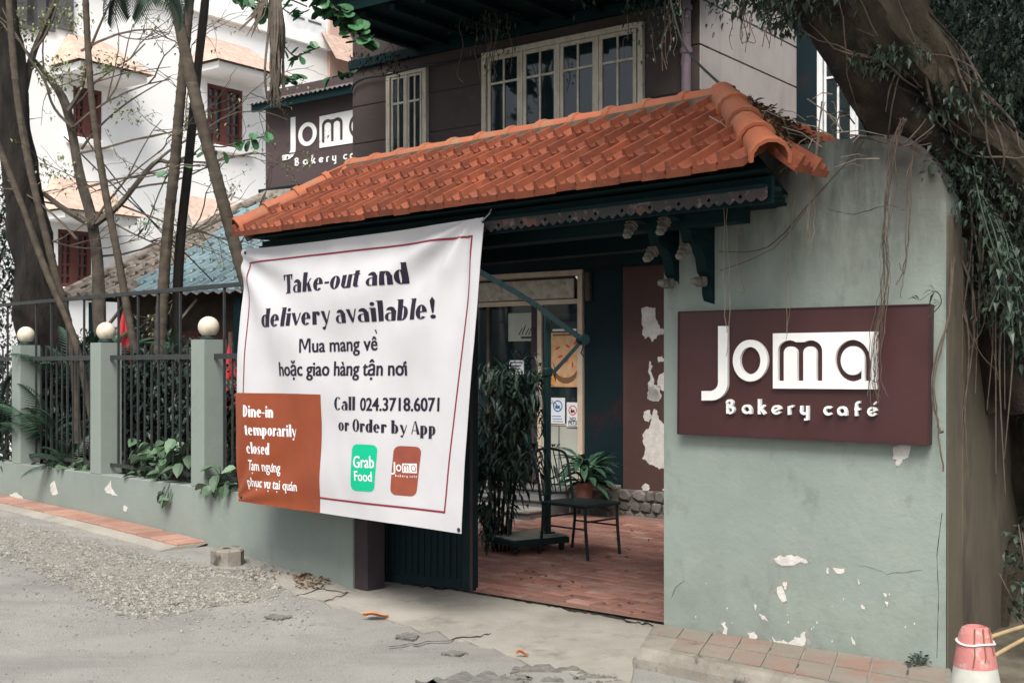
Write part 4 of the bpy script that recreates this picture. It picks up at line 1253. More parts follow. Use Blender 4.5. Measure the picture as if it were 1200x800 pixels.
# deep eaves of the upper roof
eS = B.hit(378, 10, -1.5)[0]
MB().box(eS, 1.5, -1.45, .3, 5.36, 5.42).build('eaves_soffit', 'dark_timber', bg)
MB().box(eS-.01, 1.52, -1.5, -1.43, 5.36, 5.62).build('eaves_board', 'dark_timber', bg)
for k in range(12):
    s = eS+.1+k*.42
    MB().box(s-.03, s+.03, -1.42, -.02, 5.29, 5.358).build('rafter', 'dark_timber', bg)
m = MB(); m.add([(eS-.1, -1.65, 5.66), (1.7, -1.65, 5.66), (1.7, 2.5, 7.8), (eS-.1, 2.5, 7.8)], [(0, 1, 2, 3)]); m.add([(eS-.1, -1.65, 5.62), (1.7, -1.65, 5.62), (1.7, 2.5, 7.76), (eS-.1, 2.5, 7.76)], [(3, 2, 1, 0)])
m.build('upper_roof', 'mossy_tile', bg)
MB().box(sLc-.03, sRc+.02, -.05, .0, 5.24, 5.36, .01).build('cornice', 'dark_timber', bg)
# ground floor dark wall with the door opening; lower canopy
dL, dR_ = -1.75, -.011
jL = -.011
MB().box(sLc, sRc, .0, .2, 2.64, 3.29).build('lintel_wall', 'dark_wall', bg)
MB().box(sLc, dL-.0, .0, .2, .0, 2.64).build('ground_wall', 'dark_wall', bg)
s732 = bh(732, 400)[0]
MB().box(.0, s732, .0, .22, .28, 2.638).build('ground_wall', 'dark_wall', bg)
zs0 = bh(755, 576)[1]
MB().box(s732, sRc+1.0, -.04, .2, .0, 2.86, .006).build('brown_pier', 'brown_wall', bg)
MB().box(sLc, 2.4, -.75, .0, 3.24, 3.30).build('canopy', 'dark_timber', bg)
MB().box(sLc, 2.4, -.80, -.74, 2.98, 3.34).build('canopy_board', 'dark_timber', bg)
MB().box(s732+.0, s732+.5, -.12, -.045, 2.64, 2.78, .01).build('meter_box', 'dark_timber', bg)
# white peeled patches on the pier
c7 = lambda P: [(540+x/2.668, 230+y/2.668) for x, y in P]
c8 = lambda P: [(540+x/2.668, 460+y/2.668) for x, y in P]
random.seed(12)
for P in (c7([(565, 350), (578, 345), (590, 348), (608, 348), (610, 385), (622, 412), (637, 415), (632, 432), (618, 432), (612, 440), (600, 455), (590, 436), (575, 445), (568, 420), (566, 380)]),
          c7([(590, 515), (600, 530), (603, 590), (612, 605), (625, 620), (620, 638), (600, 640), (583, 632), (586, 610), (592, 560)]), c7([(625, 555), (640, 550), (646, 575), (643, 600), (635, 608), (615, 600), (614, 580)]),
          c7([(615, 505), (630, 497), (635, 515), (618, 520)]), c8([(600, 60), (605, 50), (612, 55), (618, 78), (635, 98), (640, 120), (637, 150), (642, 200), (640, 235), (620, 240), (605, 228), (590, 225), (580, 212), (567, 205), (575, 185), (568, 150), (572, 125), (590, 105), (596, 80)]),
          c8([(572, 60), (590, 53), (594, 75), (588, 92), (575, 88)]), c8([(565, 295), (575, 283), (590, 290), (588, 305), (570, 305)]), c8([(585, -20), (625, -22), (625, 18), (612, 26), (585, 20)]), c8([(630, 300), (640, 298), (640, 305), (632, 306)])):
    m = MB(); m.prism(jag(P, .7, 4), lambda a, b, t: (lambda h: (h[0], t, h[1]))(B.hit(a, b, -.043)), -.0435, -.035)
    m.build('peeled_patch', 'peeled_white', bg)
# rubble stone plinth
random.seed(31)
z1p = .37; sp0, sp1 = s732-.02, 1.3
MB().box(sp0-.01, sp1, -.09, -.041, -.05, z1p-.01).build('plinth', 'stone_mortar', bg)
MB().box(-.02, sp0-.012, -.28, -.001, -.05, z1p-.02).build('plinth', 'stone_mortar', bg)
def stones(s0, s1, z0, z1, dfront, par):
    z = z0
    while z < z1-.02:
        hgt = min(ru(.085, .13), z1-z)
        if z1-(z+hgt) < .05: hgt = z1-z
        s = s0
        while s < s1:
            ww = ru(.08, .19)
            cx, cz = s+ww/2, z+hgt/2
            n = 7; P = []
            for k in range(n):
                a = 2*math.pi*k/n+ru(-.25, .25)
                r = 1/max(abs(math.cos(a))/(ww*.5), abs(math.sin(a))/(hgt*.52))
                P.append((cx+r*.96*math.cos(a)*ru(.86, 1.0), cz+r*.95*math.sin(a)*ru(.86, 1.0)))
            m = MB(); dd = dfront-ru(.015, .045)
            inner = [(cx+(a-cx)*.75, dd, cz+(b-cz)*.75) for a, b in P]; outer = [(a, dd+.018, b) for a, b in P]; back = [(a, dfront+.01, b) for a, b in P]
            m.add(inner+outer+back, [tuple(range(n))]+[(i, (i+1) % n, n+(i+1) % n, n+i) for i in range(n)]+[(n+i, n+(i+1) % n, 2*n+(i+1) % n, 2*n+i) for i in range(n)])
            m.build('stone', 'stone', par)
            s += ww
        z += hgt
stones(sp0, 1.2, .06, z1p, -.09, bg)
stones(.02, sp0-.02, .06, z1p-.02, -.28, bg)
MB().box(-.02, sp0-.015, -.32, -.002, z1p-.015, z1p+.025, .008).build('plinth_cap', 'step_edge', bg)
# steps to the door
for k, (d0, z1) in enumerate(((-.98, .185), (-.66, .27), (-.34, .345))):
    MB().box(-2.6, .0-.003*k, d0, .0 if k == 2 else d0+.34, -.05, z1-.03).build('step', 'step_stone', bg)
    MB().box(-2.6, .01-.003*k, d0-.025, .0 if k == 2 else d0+.34, z1-.0295, z1, .008).build('step_slab', 'step_edge' if k == 0 else 'step_stone', bg)
# shop door
m = MB()
m.box(-1.75, -.012, -.03, .10, 2.58, 2.638, .004); m.box(-.075, -.012, -.028, .10, .35, 2.58, .004); m.box(-1.75, -1.69, -.028, .10, .35, 2.58, .004)
m.box(-1.69, -.075, -.02, .08, 2.28, 2.33); m.box(-.60, -.545, -.022, .08, .35, 2.28)
door = m.build('shop_door', 'door_cream', bg)
MB().box(-1.62, -.12, -.035, -.005, 2.34, 2.55, .01).build('transom', 'transom_panel', door)
MB().box(-.545, -.075, .0, .008, 1.02, 2.28).build('glass', 'glass', door)
MB().box(-.545, -.075, -.005, .012, .36, 1.0).build('lower_panel', 'pale_panel', door)
MB().box(-.53, -.09, -.012, -.006, .985, 1.01).build('panel_rail', 'door_cream', door)
MB().box(-.33, -.315, -.010, -.0055, .36, .98).build('panel_groove', 'step_stone', door)
MB().box(-1.69, -.60, .0, .008, .40, 2.28).build('glass', 'glass_dark', door)
MB().box(-.68, -.60, -.022, .04, .36, 2.28).build('door_stile', 'gate_post', door)
MB().box(-1.30, -1.265, -.02, .03, .9, 2.28).build('mullion', 'dull_wood', door)
m = MB(); m.box(.11, .125, -.03, .0, 0, 0)
MB().box(.04, .10, -.06, .0, 2.30, 2.60, .008).build('wall_box', 'dull_wood', bg)
# a lit glimpse of the room behind the glass
MB().box(-2.4, .6, 1.8, 1.85, .3, 2.6).build('room_wall', 'interior', bg)
MB().box(-2.4, .6, .25, 1.8, .30, .34).build('room_floor', 'interior', bg)
MB().box(-.5, -.12, .3, .34, 1.9, 2.2, .004).build('room_shelf', 'pale_panel', bg)
# van reflection in the left pane, painted as a pale panel
t = thing('van_reflection', 'van reflection painted as a pale blue grey board with a dark sketch behind the left door glass', 'board', B, -.95, -.02, 1.85)
q0, q1 = bh(596, 400, -.01), bh(632, 366, -.01)
MB().box(q0[0], q1[0], -.018, -.006, q0[1], q1[1], .003).build('panel', 'paper_white' if False else 'window_grey' if 'window_grey' in M else 'pale_panel', t)
m = MB()
for k in range(5):
    a = q0[0]+(q1[0]-q0[0])*(.35+.11*k); m.bar((a, -.02, q0[1]+.07), (a+.05, -.02, q0[1]+.14+.03*(k % 2)), .012, .004)
m.box(q0[0]+.18, q1[0]-.03, -.0212, -.0185, q0[1]+.03, q0[1]+.05)
m.build('mark', 'ink_black', t)
t = thing('notice_sheet', 'white printed sheet behind the shrub on the left door glass', 'notice', B, -1.2, -.02, 1.2)
q0, q1 = bh(597, 450, -.01), bh(614, 422, -.01)
MB().box(q0[0], q1[0], -.014, -.009, q0[1], q1[1]).build('paper', 'paper_white', t)
m = MB()
for k in range(6): m.box(q0[0]+.015, q1[0]-.015-.02*(k % 3), -.0165, -.0145, q1[1]-.03-.035*k, q1[1]-.018-.035*k)
m.build('print', 'ink_black', t)

# poster and notices on the right pane
t = thing('food_poster', 'food poster with red peppers on a pale round loaf behind the door glass', 'poster', B, -.31, -.01, 1.6)
q0, q1 = bh(646, 453, -.012), bh(677.5, 377, -.012)
X0, X1, Z0, Z1 = q0[0], q1[0], q0[1], q1[1]
MB().box(X0, X1, -.014, -.009, Z0, Z1).build('sheet', 'poster_cream', t)
pw, ph = X1-X0, Z1-Z0
def pblob(name, mt, u, v, ru_, rv, d, n=14, rot=0):
    P = [(ru_*math.cos(2*math.pi*k/n), rv*math.sin(2*math.pi*k/n)) for k in range(n)]
    c, s_ = math.cos(rot), math.sin(rot)
    P = [(X0+pw*u+a*c-b*s_, Z0+ph*v+a*s_+b*c) for a, b in P]
    m = MB(); m.prism(P, lambda a, b, t_: (a, t_, b), d, -.0138); m.build(name, mt, t)
MB().box(X0, X1, -.0148, -.0142, Z0+ph*.84, Z1).build('print_band', 'ink_blue' if False else 'leaf_dark', t)
m = MB()
v_, f_ = text_mesh('HOMESTYLE', .01); wv_ = max(p[0] for p in v_)
MB().box(X0+.02, X1-.02, -.0152, -.0149, Z0+ph*.865, Z0+ph*.895).build('print_rule', 'paper_white', t)
MB().box(X0+.02, X1-.05, -.0146, -.0143, Z0+ph*.79, Z0+ph*.82).build('print_rule', 'poster_brown', t)
pblob('loaf_print', 'poster_brown', .55, .22, pw*.42, ph*.17, -.0150)
pblob('loaf_print', 'poster_cream', .55, .36, pw*.46, ph*.22, -.0156, 18)
for u, v, r in ((.25, .60, .5), (.62, .63, -.5), (.9, .68, .9), (.58, .40, .7), (.80, .34, 1.5), (.35, .47, .2)):
    pblob('pepper_print', 'poster_red', u, v, .035, .013, -.0162, 10, r)
pblob('jar_print', 'poster_orange', .1, .12, .03, .06, -.0165)
def notice(label, px0, py0, px1, py1, word):
    t = thing('notice_sign', label, 'sign', B, bh((px0+px1)/2, py1, -.02)[0], -.02, bh(px0, py1, -.02)[1])
    a, b = bh(px0, py1, -.02), bh(px1, py0, -.02)
    MB().box(a[0], b[0], -.021, -.016, a[1], b[1], .002).build('plate', 'paper_white', t)
    cx, cz = (a[0]+b[0])/2, a[1]+(b[1]-a[1])*.68; r = (b[0]-a[0])*.34
    mt = 'ink_blue' if word is None else 'poster_red'
    v, f = curve_mesh([arc(cx, cz, r, r, 0, 350, 24), arc(cx, cz, r*.8, r*.8, 0, 350, 24)])
    m = MB(); m.add([(x, -.0225, y) for x, y, z in v], f); m.build('ring_print', mt, t)
    m = MB(); m.bar((cx-r*.6, -.0232, cz+r*.6), (cx+r*.6, -.0232, cz-r*.6), r*.16, .0006, Vector((0, 1, 0))); m.build('ring_print', mt, t)
    m = MB(); m.prism([(cx-r*.55, cz-r*.3), (cx-.2*r, cz-.5*r), (cx+r*.5, cz-.25*r), (cx+.35*r, cz+.2*r), (cx, cz-.05*r), (cx-.3*r, cz+.3*r)], lambda x, y, t_: (x, t_, y), -.0236, -.0215); m.build('figure_print', 'ink_blue' if word is None else 'ink_black', t)
    if word:
        for i, wd in enumerate(word):
            v, f = text_mesh(wd, .03); x1 = max(p[0] for p in v); k = (b[0]-a[0])*(.5 if i == 0 else .72 if i == 1 else .7)/x1
            zb = a[1]+(b[1]-a[1])*(.27 if i == 0 else .11 if i == 1 else .03)
            ky = k if i < 2 else k*.8
            m = MB(); m.add([(cx-x1*k/2+p[0]*k, -.0226, zb+p[1]*ky) for p in v], f); m.build('lettering', 'ink_black', t)
    else:
        for i in range(3): MB().box(a[0]+.02, b[0]-.02-.015*i, -.0226, -.0215, a[1]+.02+.028*i, a[1]+.028+.028*i).build('print_rule', 'ink_blue', t)
notice('white notice with a blue no smoking ring on the door glass', 645.5, 466, 662, 496, None)
notice('white no pets notice with a red ring on the door glass', 664, 471.5, 678.5, 500, ('NO', 'PETS', 'ALLOWED'))

# right hand side wall of the cafe and the bright window behind
FWt = MB()
sd = sRc
for i in range(len(bands)-1):
    MB().box(sRc-.19, sRc+.004, .003, 2.3, bands[i]+.008 if i else 2.9, bands[i+1]-.008, .004).build('side_band', 'white_wall', bg)
MB().box(sRc-.19, sRc-.012, .01, 2.29, 2.9, 6.6).build('wall_core', 'groove_dark', bg)
zz = []
t = thing('rear_wing', 'dark rear wing with a tall bright white framed window behind the tree limb', 'building', B, 3, 2.4, 0)
wl, wr = B.hit(957, 100, 2.3)[0], B.hit(1045, 100, 2.3)[0]
ztp = B.hit(975, 48, 2.3)[1]; zbt = B.hit(975, 185, 2.3)[1]
MB().box(sRc-.05, wl, 2.31, 2.6, 2, 7.5).build('wall', 'dark_wall', t)
MB().box(wr, wr+3, 2.31, 2.6, 2, 7.5).build('wall', 'dark_wall', t)
MB().box(wl, wr, 2.31, 2.6, ztp, 7.5).build('wall', 'dark_wall', t)
MB().box(wl, wr, 2.31, 2.6, 2, zbt).build('wall', 'dark_wall', t)
wo = window(wl, wr, zbt, ztp+.02, 2, B, t, 2.33, (.30,), frame='white_paint', glass='glass')
# down pipe
pl = B.hit(803, 60, -.09)[0]
t = thing('down_pipe', 'mauve down pipe at the right corner of the upper wall', 'pipe', B, pl, -.09, 3.3)
MB().tube([(pl, -.07, 3.3), (pl, -.07, 5.3)], .05, 10).build('pipe', 'pipe_purple', t, True)
for z in (4.0, 4.7, 5.12): MB().lathe([(.05, 0), (.062, 0), (.062, .05), (.05, .05)], (pl, -.07, z), 12).build('collar', 'pipe_purple', t)
# tube light under the canopy
a = B.hit(560, 299, -1.0); b = B.hit(681, 284, -1.0)
t = thing('tube_lamp', 'long grimy white tube lamp under the dark canopy', 'lamp', B, (a[0]+b[0])/2, -1, 2.7)
zm = (a[1]+b[1])/2
m = MB(); m.tube([(a[0]-.3, -1, zm), (b[0], -1, zm)], .022, 8); m.build('tube', 'tube_white', t, True)
MB().box(a[0]-.3, b[0]+.02, -1.03, -.97, zm+.024, zm+.055).build('housing', 'dull_wood', t)
MB().box(b[0]-.05, b[0]+.05, -1.035, -.965, zm-.02, zm+.0235, .004).build('end_cap', 'dull_wood', t)
MB().bar((b[0]-.2, -1, zm+.055), (b[0]-.2, -1, 2.98), .02).build('hanger', 'dark_timber', t)
MB().bar((a[0]-.1, -1, zm+.055), (a[0]-.1, -1, 2.98), .02).build('hanger', 'dark_timber', t)
# canopy connection so the lamp hangs from something
MB().box(sLc, 2.4, -1.12, -.80, 2.975, 3.03).build('canopy', 'dark_timber', bg)

# second sign on its own wall left of the corner
sw0 = B.hit(311, 180, .8)[0]
ztt = B.hit(311, 128, .8)[1]; zbb = B.hit(311, 222, .8)[1]
sb_ = thing('sign_annex', 'purple grey annex wall with a corrugated roof edge left of the cafe corner', 'building', B, sw0+.5, .9, 0)
MB().box(sw0, sLc+.4, .8, 1.4, zbb, ztt+.25, .006).build('wall', 'purple_board', sb_)
MB().box(sw0-.09, sLc+.4, .74, 1.4, zbb-.05, zbb, .008).build('ledge', 'dark_timber', sb_)
MB().box(sw0+.06, sLc+.4, .86, 1.4, zbb-2.6, zbb-.05).build('lower_wall', 'maroon_wall', sb_)
rz = B.hit(300, 121, .52)[1]
cs0 = B.hit(289, 118, .52)[0]
m = MB(); vs = []; nn = 130
for i in range(nn+1):
    s = cs0+(sLc+.35-cs0)*i/nn
    zz_ = .014*math.sin(i*2*math.pi/4)
    vs += [(s, .52, rz+zz_), (s, 1.5, rz+.36+zz_)]
m.add(vs, [(2*i, 2*i+2, 2*i+3, 2*i+1) for i in range(nn)]); m.build('corrugated_roof', 'corrugated', sb_)
MB().box(cs0+.05, sLc+.3, .56, .60, rz-.10, rz-.0).build('eaves_board', 'dark_timber', sb_)
MB().box(cs0+.1, sLc+.3, .60, .79, rz-.03, rz-.01).build('soffit', 'dark_timber', sb_)
sgb = thing('wall_sign', 'white cafe name lettering on the purple annex wall, cut off by the building corner', 'sign', B, sw0+.6, .79, 4.3)
pa = B.hit(330.6, 188, .79); pb_ = B.hit(374.4, 136.7, .79); pc_ = B.hit(374.4, 173.5, .79)
kx = (pb_[0]-pa[0])/(483-65); kz_ = (pb_[1]-pc_[1])/(425-103)
def Zb(x, y, t_):
    x = x if x < 483 else 483+(x-483)*.86
    return (pa[0]+(x-65)*kx, .797-.008*(1 if t_ > 0 else 0), pb_[1]-(y-103)*kz_)
for nm, sp in zip(names, LOGO):
    v, f = curve_mesh(sp, .01); m = MB(); m.add([Zb(*p) for p in v], f); m.build(nm, 'letter_white', sgb)
gi = 0
for cnt_ in groups_:
    m = MB()
    for k in range(cnt_):
        v, f = curve_mesh(SMALL[gi], .01); gi += 1
        m.add([(lambda p: (p[0], p[1]-.0005*k, p[2]))(Zb(*p)) for p in v], f)
    m.build('letter', 'letter_white', sgb)

# ================================================================== BLUE ROOFED OUTBUILDING
ob = thing('outbuilding', 'low outbuilding with a pale blue tiled roof behind the fence', 'building', Q, 2, 1, 0)
def qh(px, py, d=0): return Q.hit(px, py, d)
ze = qh(80, 350)[1]; s0 = 0.0; s1 = qh(330, 333)[0]
st, zt_ = qh(318, 233, 2.4)
def qp(s, t_): return Vector((s, 2.4*t_, ze+(zt_-ze)*t_))
m = MB(); m.add([qp(s0-.1, 0), qp(s1+1.5, 0), qp(s1+1.6, 1), qp(st, 1)], [(0, 1, 2, 3)]); m.add([qp(s0-.1, 0), qp(st, 1), (s0-.1, 5, ze), (s1+1.6, 2.4, zt_), (s1+1.6, 5, ze)], [(0, 1, 2), (1, 3, 4, 2)])
v0 = m.v; m.build('roof_deck', 'dull_wood', ob)
sl2 = qp(0, 1)-qp(0, 0); n2 = sl2.normalized(); up2 = Vector((0, -n2.z, n2.y))
tm = MB(); pr = [(0, .0), (.03, .042), (.06, .042), (.085, .0), (.16, .0)]
vs = [(x, y, z+.01) for y in (0, .27) for x, z in pr]+[(x, 0, -.018) for x, z in pr]
tm.add(vs, [(i, i+1, 5+i+1, 5+i) for i in range(4)]+[(10+i, 11+i, i+1, i) for i in range(4)])
bme_ = meshdata(tm, 'roof_tile', 'blue_tile'); mme_ = meshdata(tm, 'roof_tile', 'mossy_tile')
nr = int(sl2.length/.235)
cntt = 0
for r in range(nr):
    t_ = r/nr
    sl_ = s0+(st-s0)*t_
    s = sl_
    while s < s1+.5:
        p = qp(s, t_)+up2*.03
        tilt = n2-up2*.12
        m3 = Matrix((Vector((1, 0, 0)), tilt.normalized(), Vector((1, 0, 0)).cross(tilt.normalized()))).transposed()
        moss = (s-sl_) < .95*max(0, 1-t_*1.15)+ru(-.25, .3)
        piece('roof_tile', mme_ if moss else bme_, ob, p, m3, (1, 1, 1)); cntt += 1
        s += .16
m = MB(); P0 = qp(s0-.12, -.02)+up2*.05; P1 = qp(st-.05, 1)+up2*.06
m.tube([P0, (P0+P1)/2, P1], .07, 8); m.build('hip_ridge', 'mossy_tile', ob, True)
MB().bar(qp(st-.05, 1)+up2*.06, qp(s1+1.6, 1)+up2*.06, .14, .1).build('ridge', 'mossy_tile', ob)
# scalloped eave, posts, walls
m = MB(); vs = []; nn = 96
for i in range(nn+1):
    s = s0-.1+(s1+.6-s0)*i/nn; zz_ = .018*math.sin(i*math.pi/2)
    vs += [(s, -.06, ze+.0+zz_), (s, .04, ze+.03+zz_)]
m.add(vs, [(2*i, 2*i+2, 2*i+3, 2*i+1) for i in range(nn)]); m.build('eave_trim', 'corrugated', ob)
MB().box(s0+.3, s1+1, .55, .62, 0, ze+.2).build('wall', 'dull_wood', ob)
for k in range(6):
    a = s0+.75+k*.6
    MB().box(a, a+.35, .52, .549, 1.0, 2.05).build('window', 'pale_panel' if k == 4 else 'redwood', ob)
for s in (s0+.35, s0+1.5, s0+2.7): MB().box(s-.05, s+.05, .05, .15, 0, ze-.05).build('post', 'dark_timber', ob)
for s in (s0+.35, s0+1.5, s0+2.7): MB().bar((s, .1, ze-.55), (s+.55, .1, ze-.06), .03).build('brace', 'twig_pale', ob)

# ================================================================== WHITE VILLA
vl = thing('white_villa', 'tall white rendered villa with dark red windows under tiled hoods', 'building', V, 0, 2, 0)
def vh(px, py): return V.hit(px, py)
holes = []
for a, b in (((243, 97), (285, 175)), ((86, 100), (120, 165)), ((68, 268), (108, 338))):
    p, q_ = vh(*a), vh(*b); holes.append((p[0], q_[0], q_[1], p[1]))
# wall in vertical strips round the openings
edges = sorted([(h[0], h[1], h) for h in holes])
def wallbox(a, b, z0, z1): MB().box(a, b, 0, .25, z0, z1).build('wall', 'villa_white', vl)
hA, hB, hC = holes
s_l, s_r = -9, vh(384, 30)[0]
wallbox(s_l, min(hB[0], hC[0]), -1, 12)
lo_, hi_ = min(hB[0], hC[0]), max(hB[1], hC[1])
MB().box(lo_, hi_, 0.002, .25, hB[3], 12).build('wall', 'villa_white', vl)
MB().box(lo_, hi_, 0.002, .25, hC[3], hB[2]).build('wall', 'villa_white', vl)
MB().box(lo_, hi_, 0.002, .25, -1, hC[2]).build('wall', 'villa_white', vl)
MB().box(lo_, hB[0], 0.004, .24, hB[2], hB[3]).build('wall', 'villa_white', vl)
MB().box(hB[1], hi_, 0.004, .24, hB[2], hB[3]).build('wall', 'villa_white', vl) if hi_ > hB[1]+.01 else None
MB().box(hC[1], hi_, 0.004, .24, hC[2], hC[3]).build('wall', 'villa_white', vl) if hi_ > hC[1]+.01 else None
wallbox(hi_, hA[0], -1, 12.001)
MB().box(hA[0], hA[1], 0.002, .25, hA[3], 12).build('wall', 'villa_white', vl)
MB().box(hA[0], hA[1], 0.002, .25, -1, hA[2]).build('wall', 'villa_white', vl)
wallbox(hA[1], s_r, -1, 12.002)
def vwin(h, n=2):
    a, b, z0, z1 = h
    m = MB(); f = .07
    m.box(a, b, .03, .12, z1-f, z1); m.box(a, b, .03, .12, z0, z0+f); m.box(a, a+f, .032, .12, z0+f, z1-f); m.box(b-f, b, .032, .12, z0+f, z1-f)
    m.box((a+b)/2-.07, (a+b)/2+.07, .028, .12, z0+f, z1-f)
    wo = m.build('window', 'redwood', vl)
    for k in (0, 1):
        x0, x1 = (a+f, (a+b)/2-.07) if k == 0 else ((a+b)/2+.07, b-f)
        MB().box(x0, x1, .09, .10, z0+f, z1-f).build('pane', 'glass_dark', wo)
        m = MB(); m.box((x0+x1)/2-.02, (x0+x1)/2+.02, .06, .088, z0+f, z1-f)
        for j in range(1, 5): m.box(x0, x1, .062, .086, z0+(z1-z0)*j/5-.02, z0+(z1-z0)*j/5+.02)
        m.build('grille', 'redwood', wo)
    MB().box(a-.15, b+.15, -.12, -.001, z0-.14, z0-.03, .01).build('sill', 'villa_white', vl)
    # tiled hood
    zh = z1+.22
    MB().box(a-.35, b+.35, -.75, -.001, zh-.12, zh).build('hood_slab', 'villa_white', vl)
    m = MB(); m.add([(a-.45, -.85, zh+.01), (b+.45, -.85, zh+.01), (b+.1, -.004, zh+.62), (a-.1, -.004, zh+.62), (a-.45, -.004, zh+.01), (b+.45, -.004, zh+.01)], [(0, 1, 2, 3), (0, 3, 4), (1, 5, 2)])
    m.build('hood_tiles', 'villa_tile', vl)
for h in holes: vwin(h)
# lower tiled hood near the blue roof
p = vh(250, 262)
m = MB(); m.add([(p[0]-1.2, -1.0, p[1]-.35), (p[0]+1.2, -1.0, p[1]-.35), (p[0]+.7, -.004, p[1]+.45), (p[0]-.7, -.004, p[1]+.45)], [(0, 1, 2, 3)]); m.build('hood_tiles', 'villa_tile', vl)
# grey upper window and the pink return wall
p, q_ = vh(333, 12), vh(379, 56)
MB().box(p[0], q_[0], -.06, -.002, q_[1], p[1], .01).build('window', 'white_paint', vl)
MB().box(p[0]+.12, (p[0]+q_[0])/2-.05, -.07, -.061, q_[1]+.45, p[1]-.1).build('pane', 'step_stone', vl)
MB().box((p[0]+q_[0])/2+.05, q_[0]-.12, -.07, -.061, q_[1]+.45, p[1]-.1).build('pane', 'step_stone', vl)
MB().box(s_r+.001, s_r+3, -.06, .2, -1, 12.01).build('return_wall', 'villa_pink', vl)
p = vh(378, 68)
m = MB(); m.add([(p[0]-.5, -.9, p[1]-.25), (p[0]+2, -.9, p[1]-.25), (p[0]+1.6, -.065, p[1]+.5), (p[0]-.1, -.065, p[1]+.5)], [(0, 1, 2, 3)]); m.build('hood_tiles', 'villa_tile', vl)
# cornice and ledge lines
p, q_ = vh(60, 6), vh(200, 22)
MB().box(s_l, s_r, -.12, -.001, p[1]+.55, p[1]+.75).build('cornice', 'villa_white', vl)
p = vh(20, 0)
for k in range(3):
    a = vh(8+k*22, 8); MB().box(a[0], a[0]+.5, -.05, -.001, a[1]-.3, a[1]+1.0).build('upper_window', 'step_stone', vl)

# ================================================================== TREES AND PLANTS
def pxpath(P, Y):
    return [at(px, py, (Y if not isinstance(Y, (list, tuple)) else Y[i])) for i, (px, py) in enumerate(P)]
def smooth(P, n=6):
    out = []
    for i in range(len(P)-1):
        p0, p1, p2, p3 = P[max(i-1, 0)], P[i], P[i+1], P[min(i+2, len(P)-1)]
        for k in range(n):
            t = k/n
            out.append(.5*((2*p1)+(p2-p0)*t+(2*p0-5*p1+4*p2-p3)*t*t+(3*p1-p0-3*p2+p3)*t**3))
    return out+[P[-1]]
def lerpr(rs, n):
    return [rs[min(int(i/(n-1)*(len(rs)-1)), len(rs)-2)]*(1-((i/(n-1)*(len(rs)-1))-min(int(i/(n-1)*(len(rs)-1)), len(rs)-2)))+rs[min(int(i/(n-1)*(len(rs)-1)), len(rs)-2)+1]*((i/(n-1)*(len(rs)-1))-min(int(i/(n-1)*(len(rs)-1)), len(rs)-2)) for i in range(n)]
def leaves(mb, c, rad, n, L, Wd, droop=.2, down=.2, bias=None):
    for i in range(n):
        v = Vector((random.gauss(0, 1), random.gauss(0, 1), random.gauss(0, 1))).normalized()*rnd()**.4
        p = Vector(c)+Vector((v.x*rad[0], v.y*rad[1], v.z*rad[2]))
        dr = Vector((ru(-1, 1), ru(-1, 1), ru(-1, .8)-down))
        k = ru(.7, 1.3); mb.leaf(p, dr, (ru(-.4, .4), ru(-.4, .4), 1), L*k, Wd*k, .15, droop)
random.seed(77)
# banyan on the right
tb1 = thing('banyan_tree', 'thick ivy wrapped banyan with a heavy limb leaning over the sign wall', 'tree', N, 2.6, 6.6, 0)
P = pxpath([(1205, 790), (1208, 740), (1222, 620), (1226, 500), (1205, 400)], [7.3, 7.3, 7.2, 7.0, 6.8])
P = smooth(P, 14); MB().tube(P, lerpr([.10, .13, .26, .36, .30], len(P)), 40, True, .45).build('trunk', 'bark_olive', tb1, True)
P = pxpath([(1168, 745), (1178, 690), (1200, 640), (1222, 590), (1228, 480)], 6.75)
P = smooth(P, 6); MB().tube(P, lerpr([.045, .06, .07, .08, .09], len(P)), 10, True, .5).build('root', 'bark_olive', tb1, True)
P = pxpath([(1190, 470), (1165, 330), (1110, 215), (1050, 120), (1000, 40), (940, -60)], [6.6, 6.5, 6.35, 6.2, 6.1, 6.0])
P = smooth(P, 14); MB().tube(P, lerpr([.28, .24, .20, .17, .16, .15], len(P)), 40, True, .4).build('limb', 'bark_banyan', tb1, True)
P = pxpath([(1250, 270), (1190, 190), (1140, 145), (1095, 75), (1050, 25), (990, -60)], [6.2, 6.1, 6.05, 6.0, 5.95, 5.9])
P = smooth(P, 14); MB().tube(P, lerpr([.10, .09, .095, .12, .14, .13], len(P)), 36, True, .45).build('limb', 'bark_olive', tb1, True)
for k in range(16):
    x = ru(1120, 1190); y0 = ru(200, 330); P = smooth([at(x+ru(-14, 14), y, 6.15) for y in (y0, y0+ru(60, 110), y0+ru(130, 260))], 5)
    MB().tube(P, lerpr([.007*ru(.6, 1.6), .002], len(P)), 5).build('aerial_root', 'vine_root', tb1, True)
mb = MB()
for (cx, cy, Y, rx, ry, rz, n) in ((1150, 240, 6.2, .30, .3, .25, 520), (1180, 330, 6.15, .22, .3, .3, 600), (1190, 400, 6.3, .12, .2, .16, 200), (1120, 190, 6.1, .25, .2, .15, 260), (1085, 30, 6.2, .35, .3, .2, 260),
                                   (1215, 470, 6.5, .10, .2, .12, 80), (960, 10, 6.1, .32, .3, .12, 520), (1040, 70, 5.95, .22, .2, .08, 160), (1170, 60, 6.6, .4, .3, .4, 700), (1130, 120, 5.95, .25, .15, .12, 200), (900, -10, 6.4, .3, .3, .14, 380)):
    leaves(mb, at(cx, cy, Y), (rx, ry, rz), int(n*2.0), .042, .021, .3, .4)
mb.build('ivy', 'leaf_ivy', tb1)
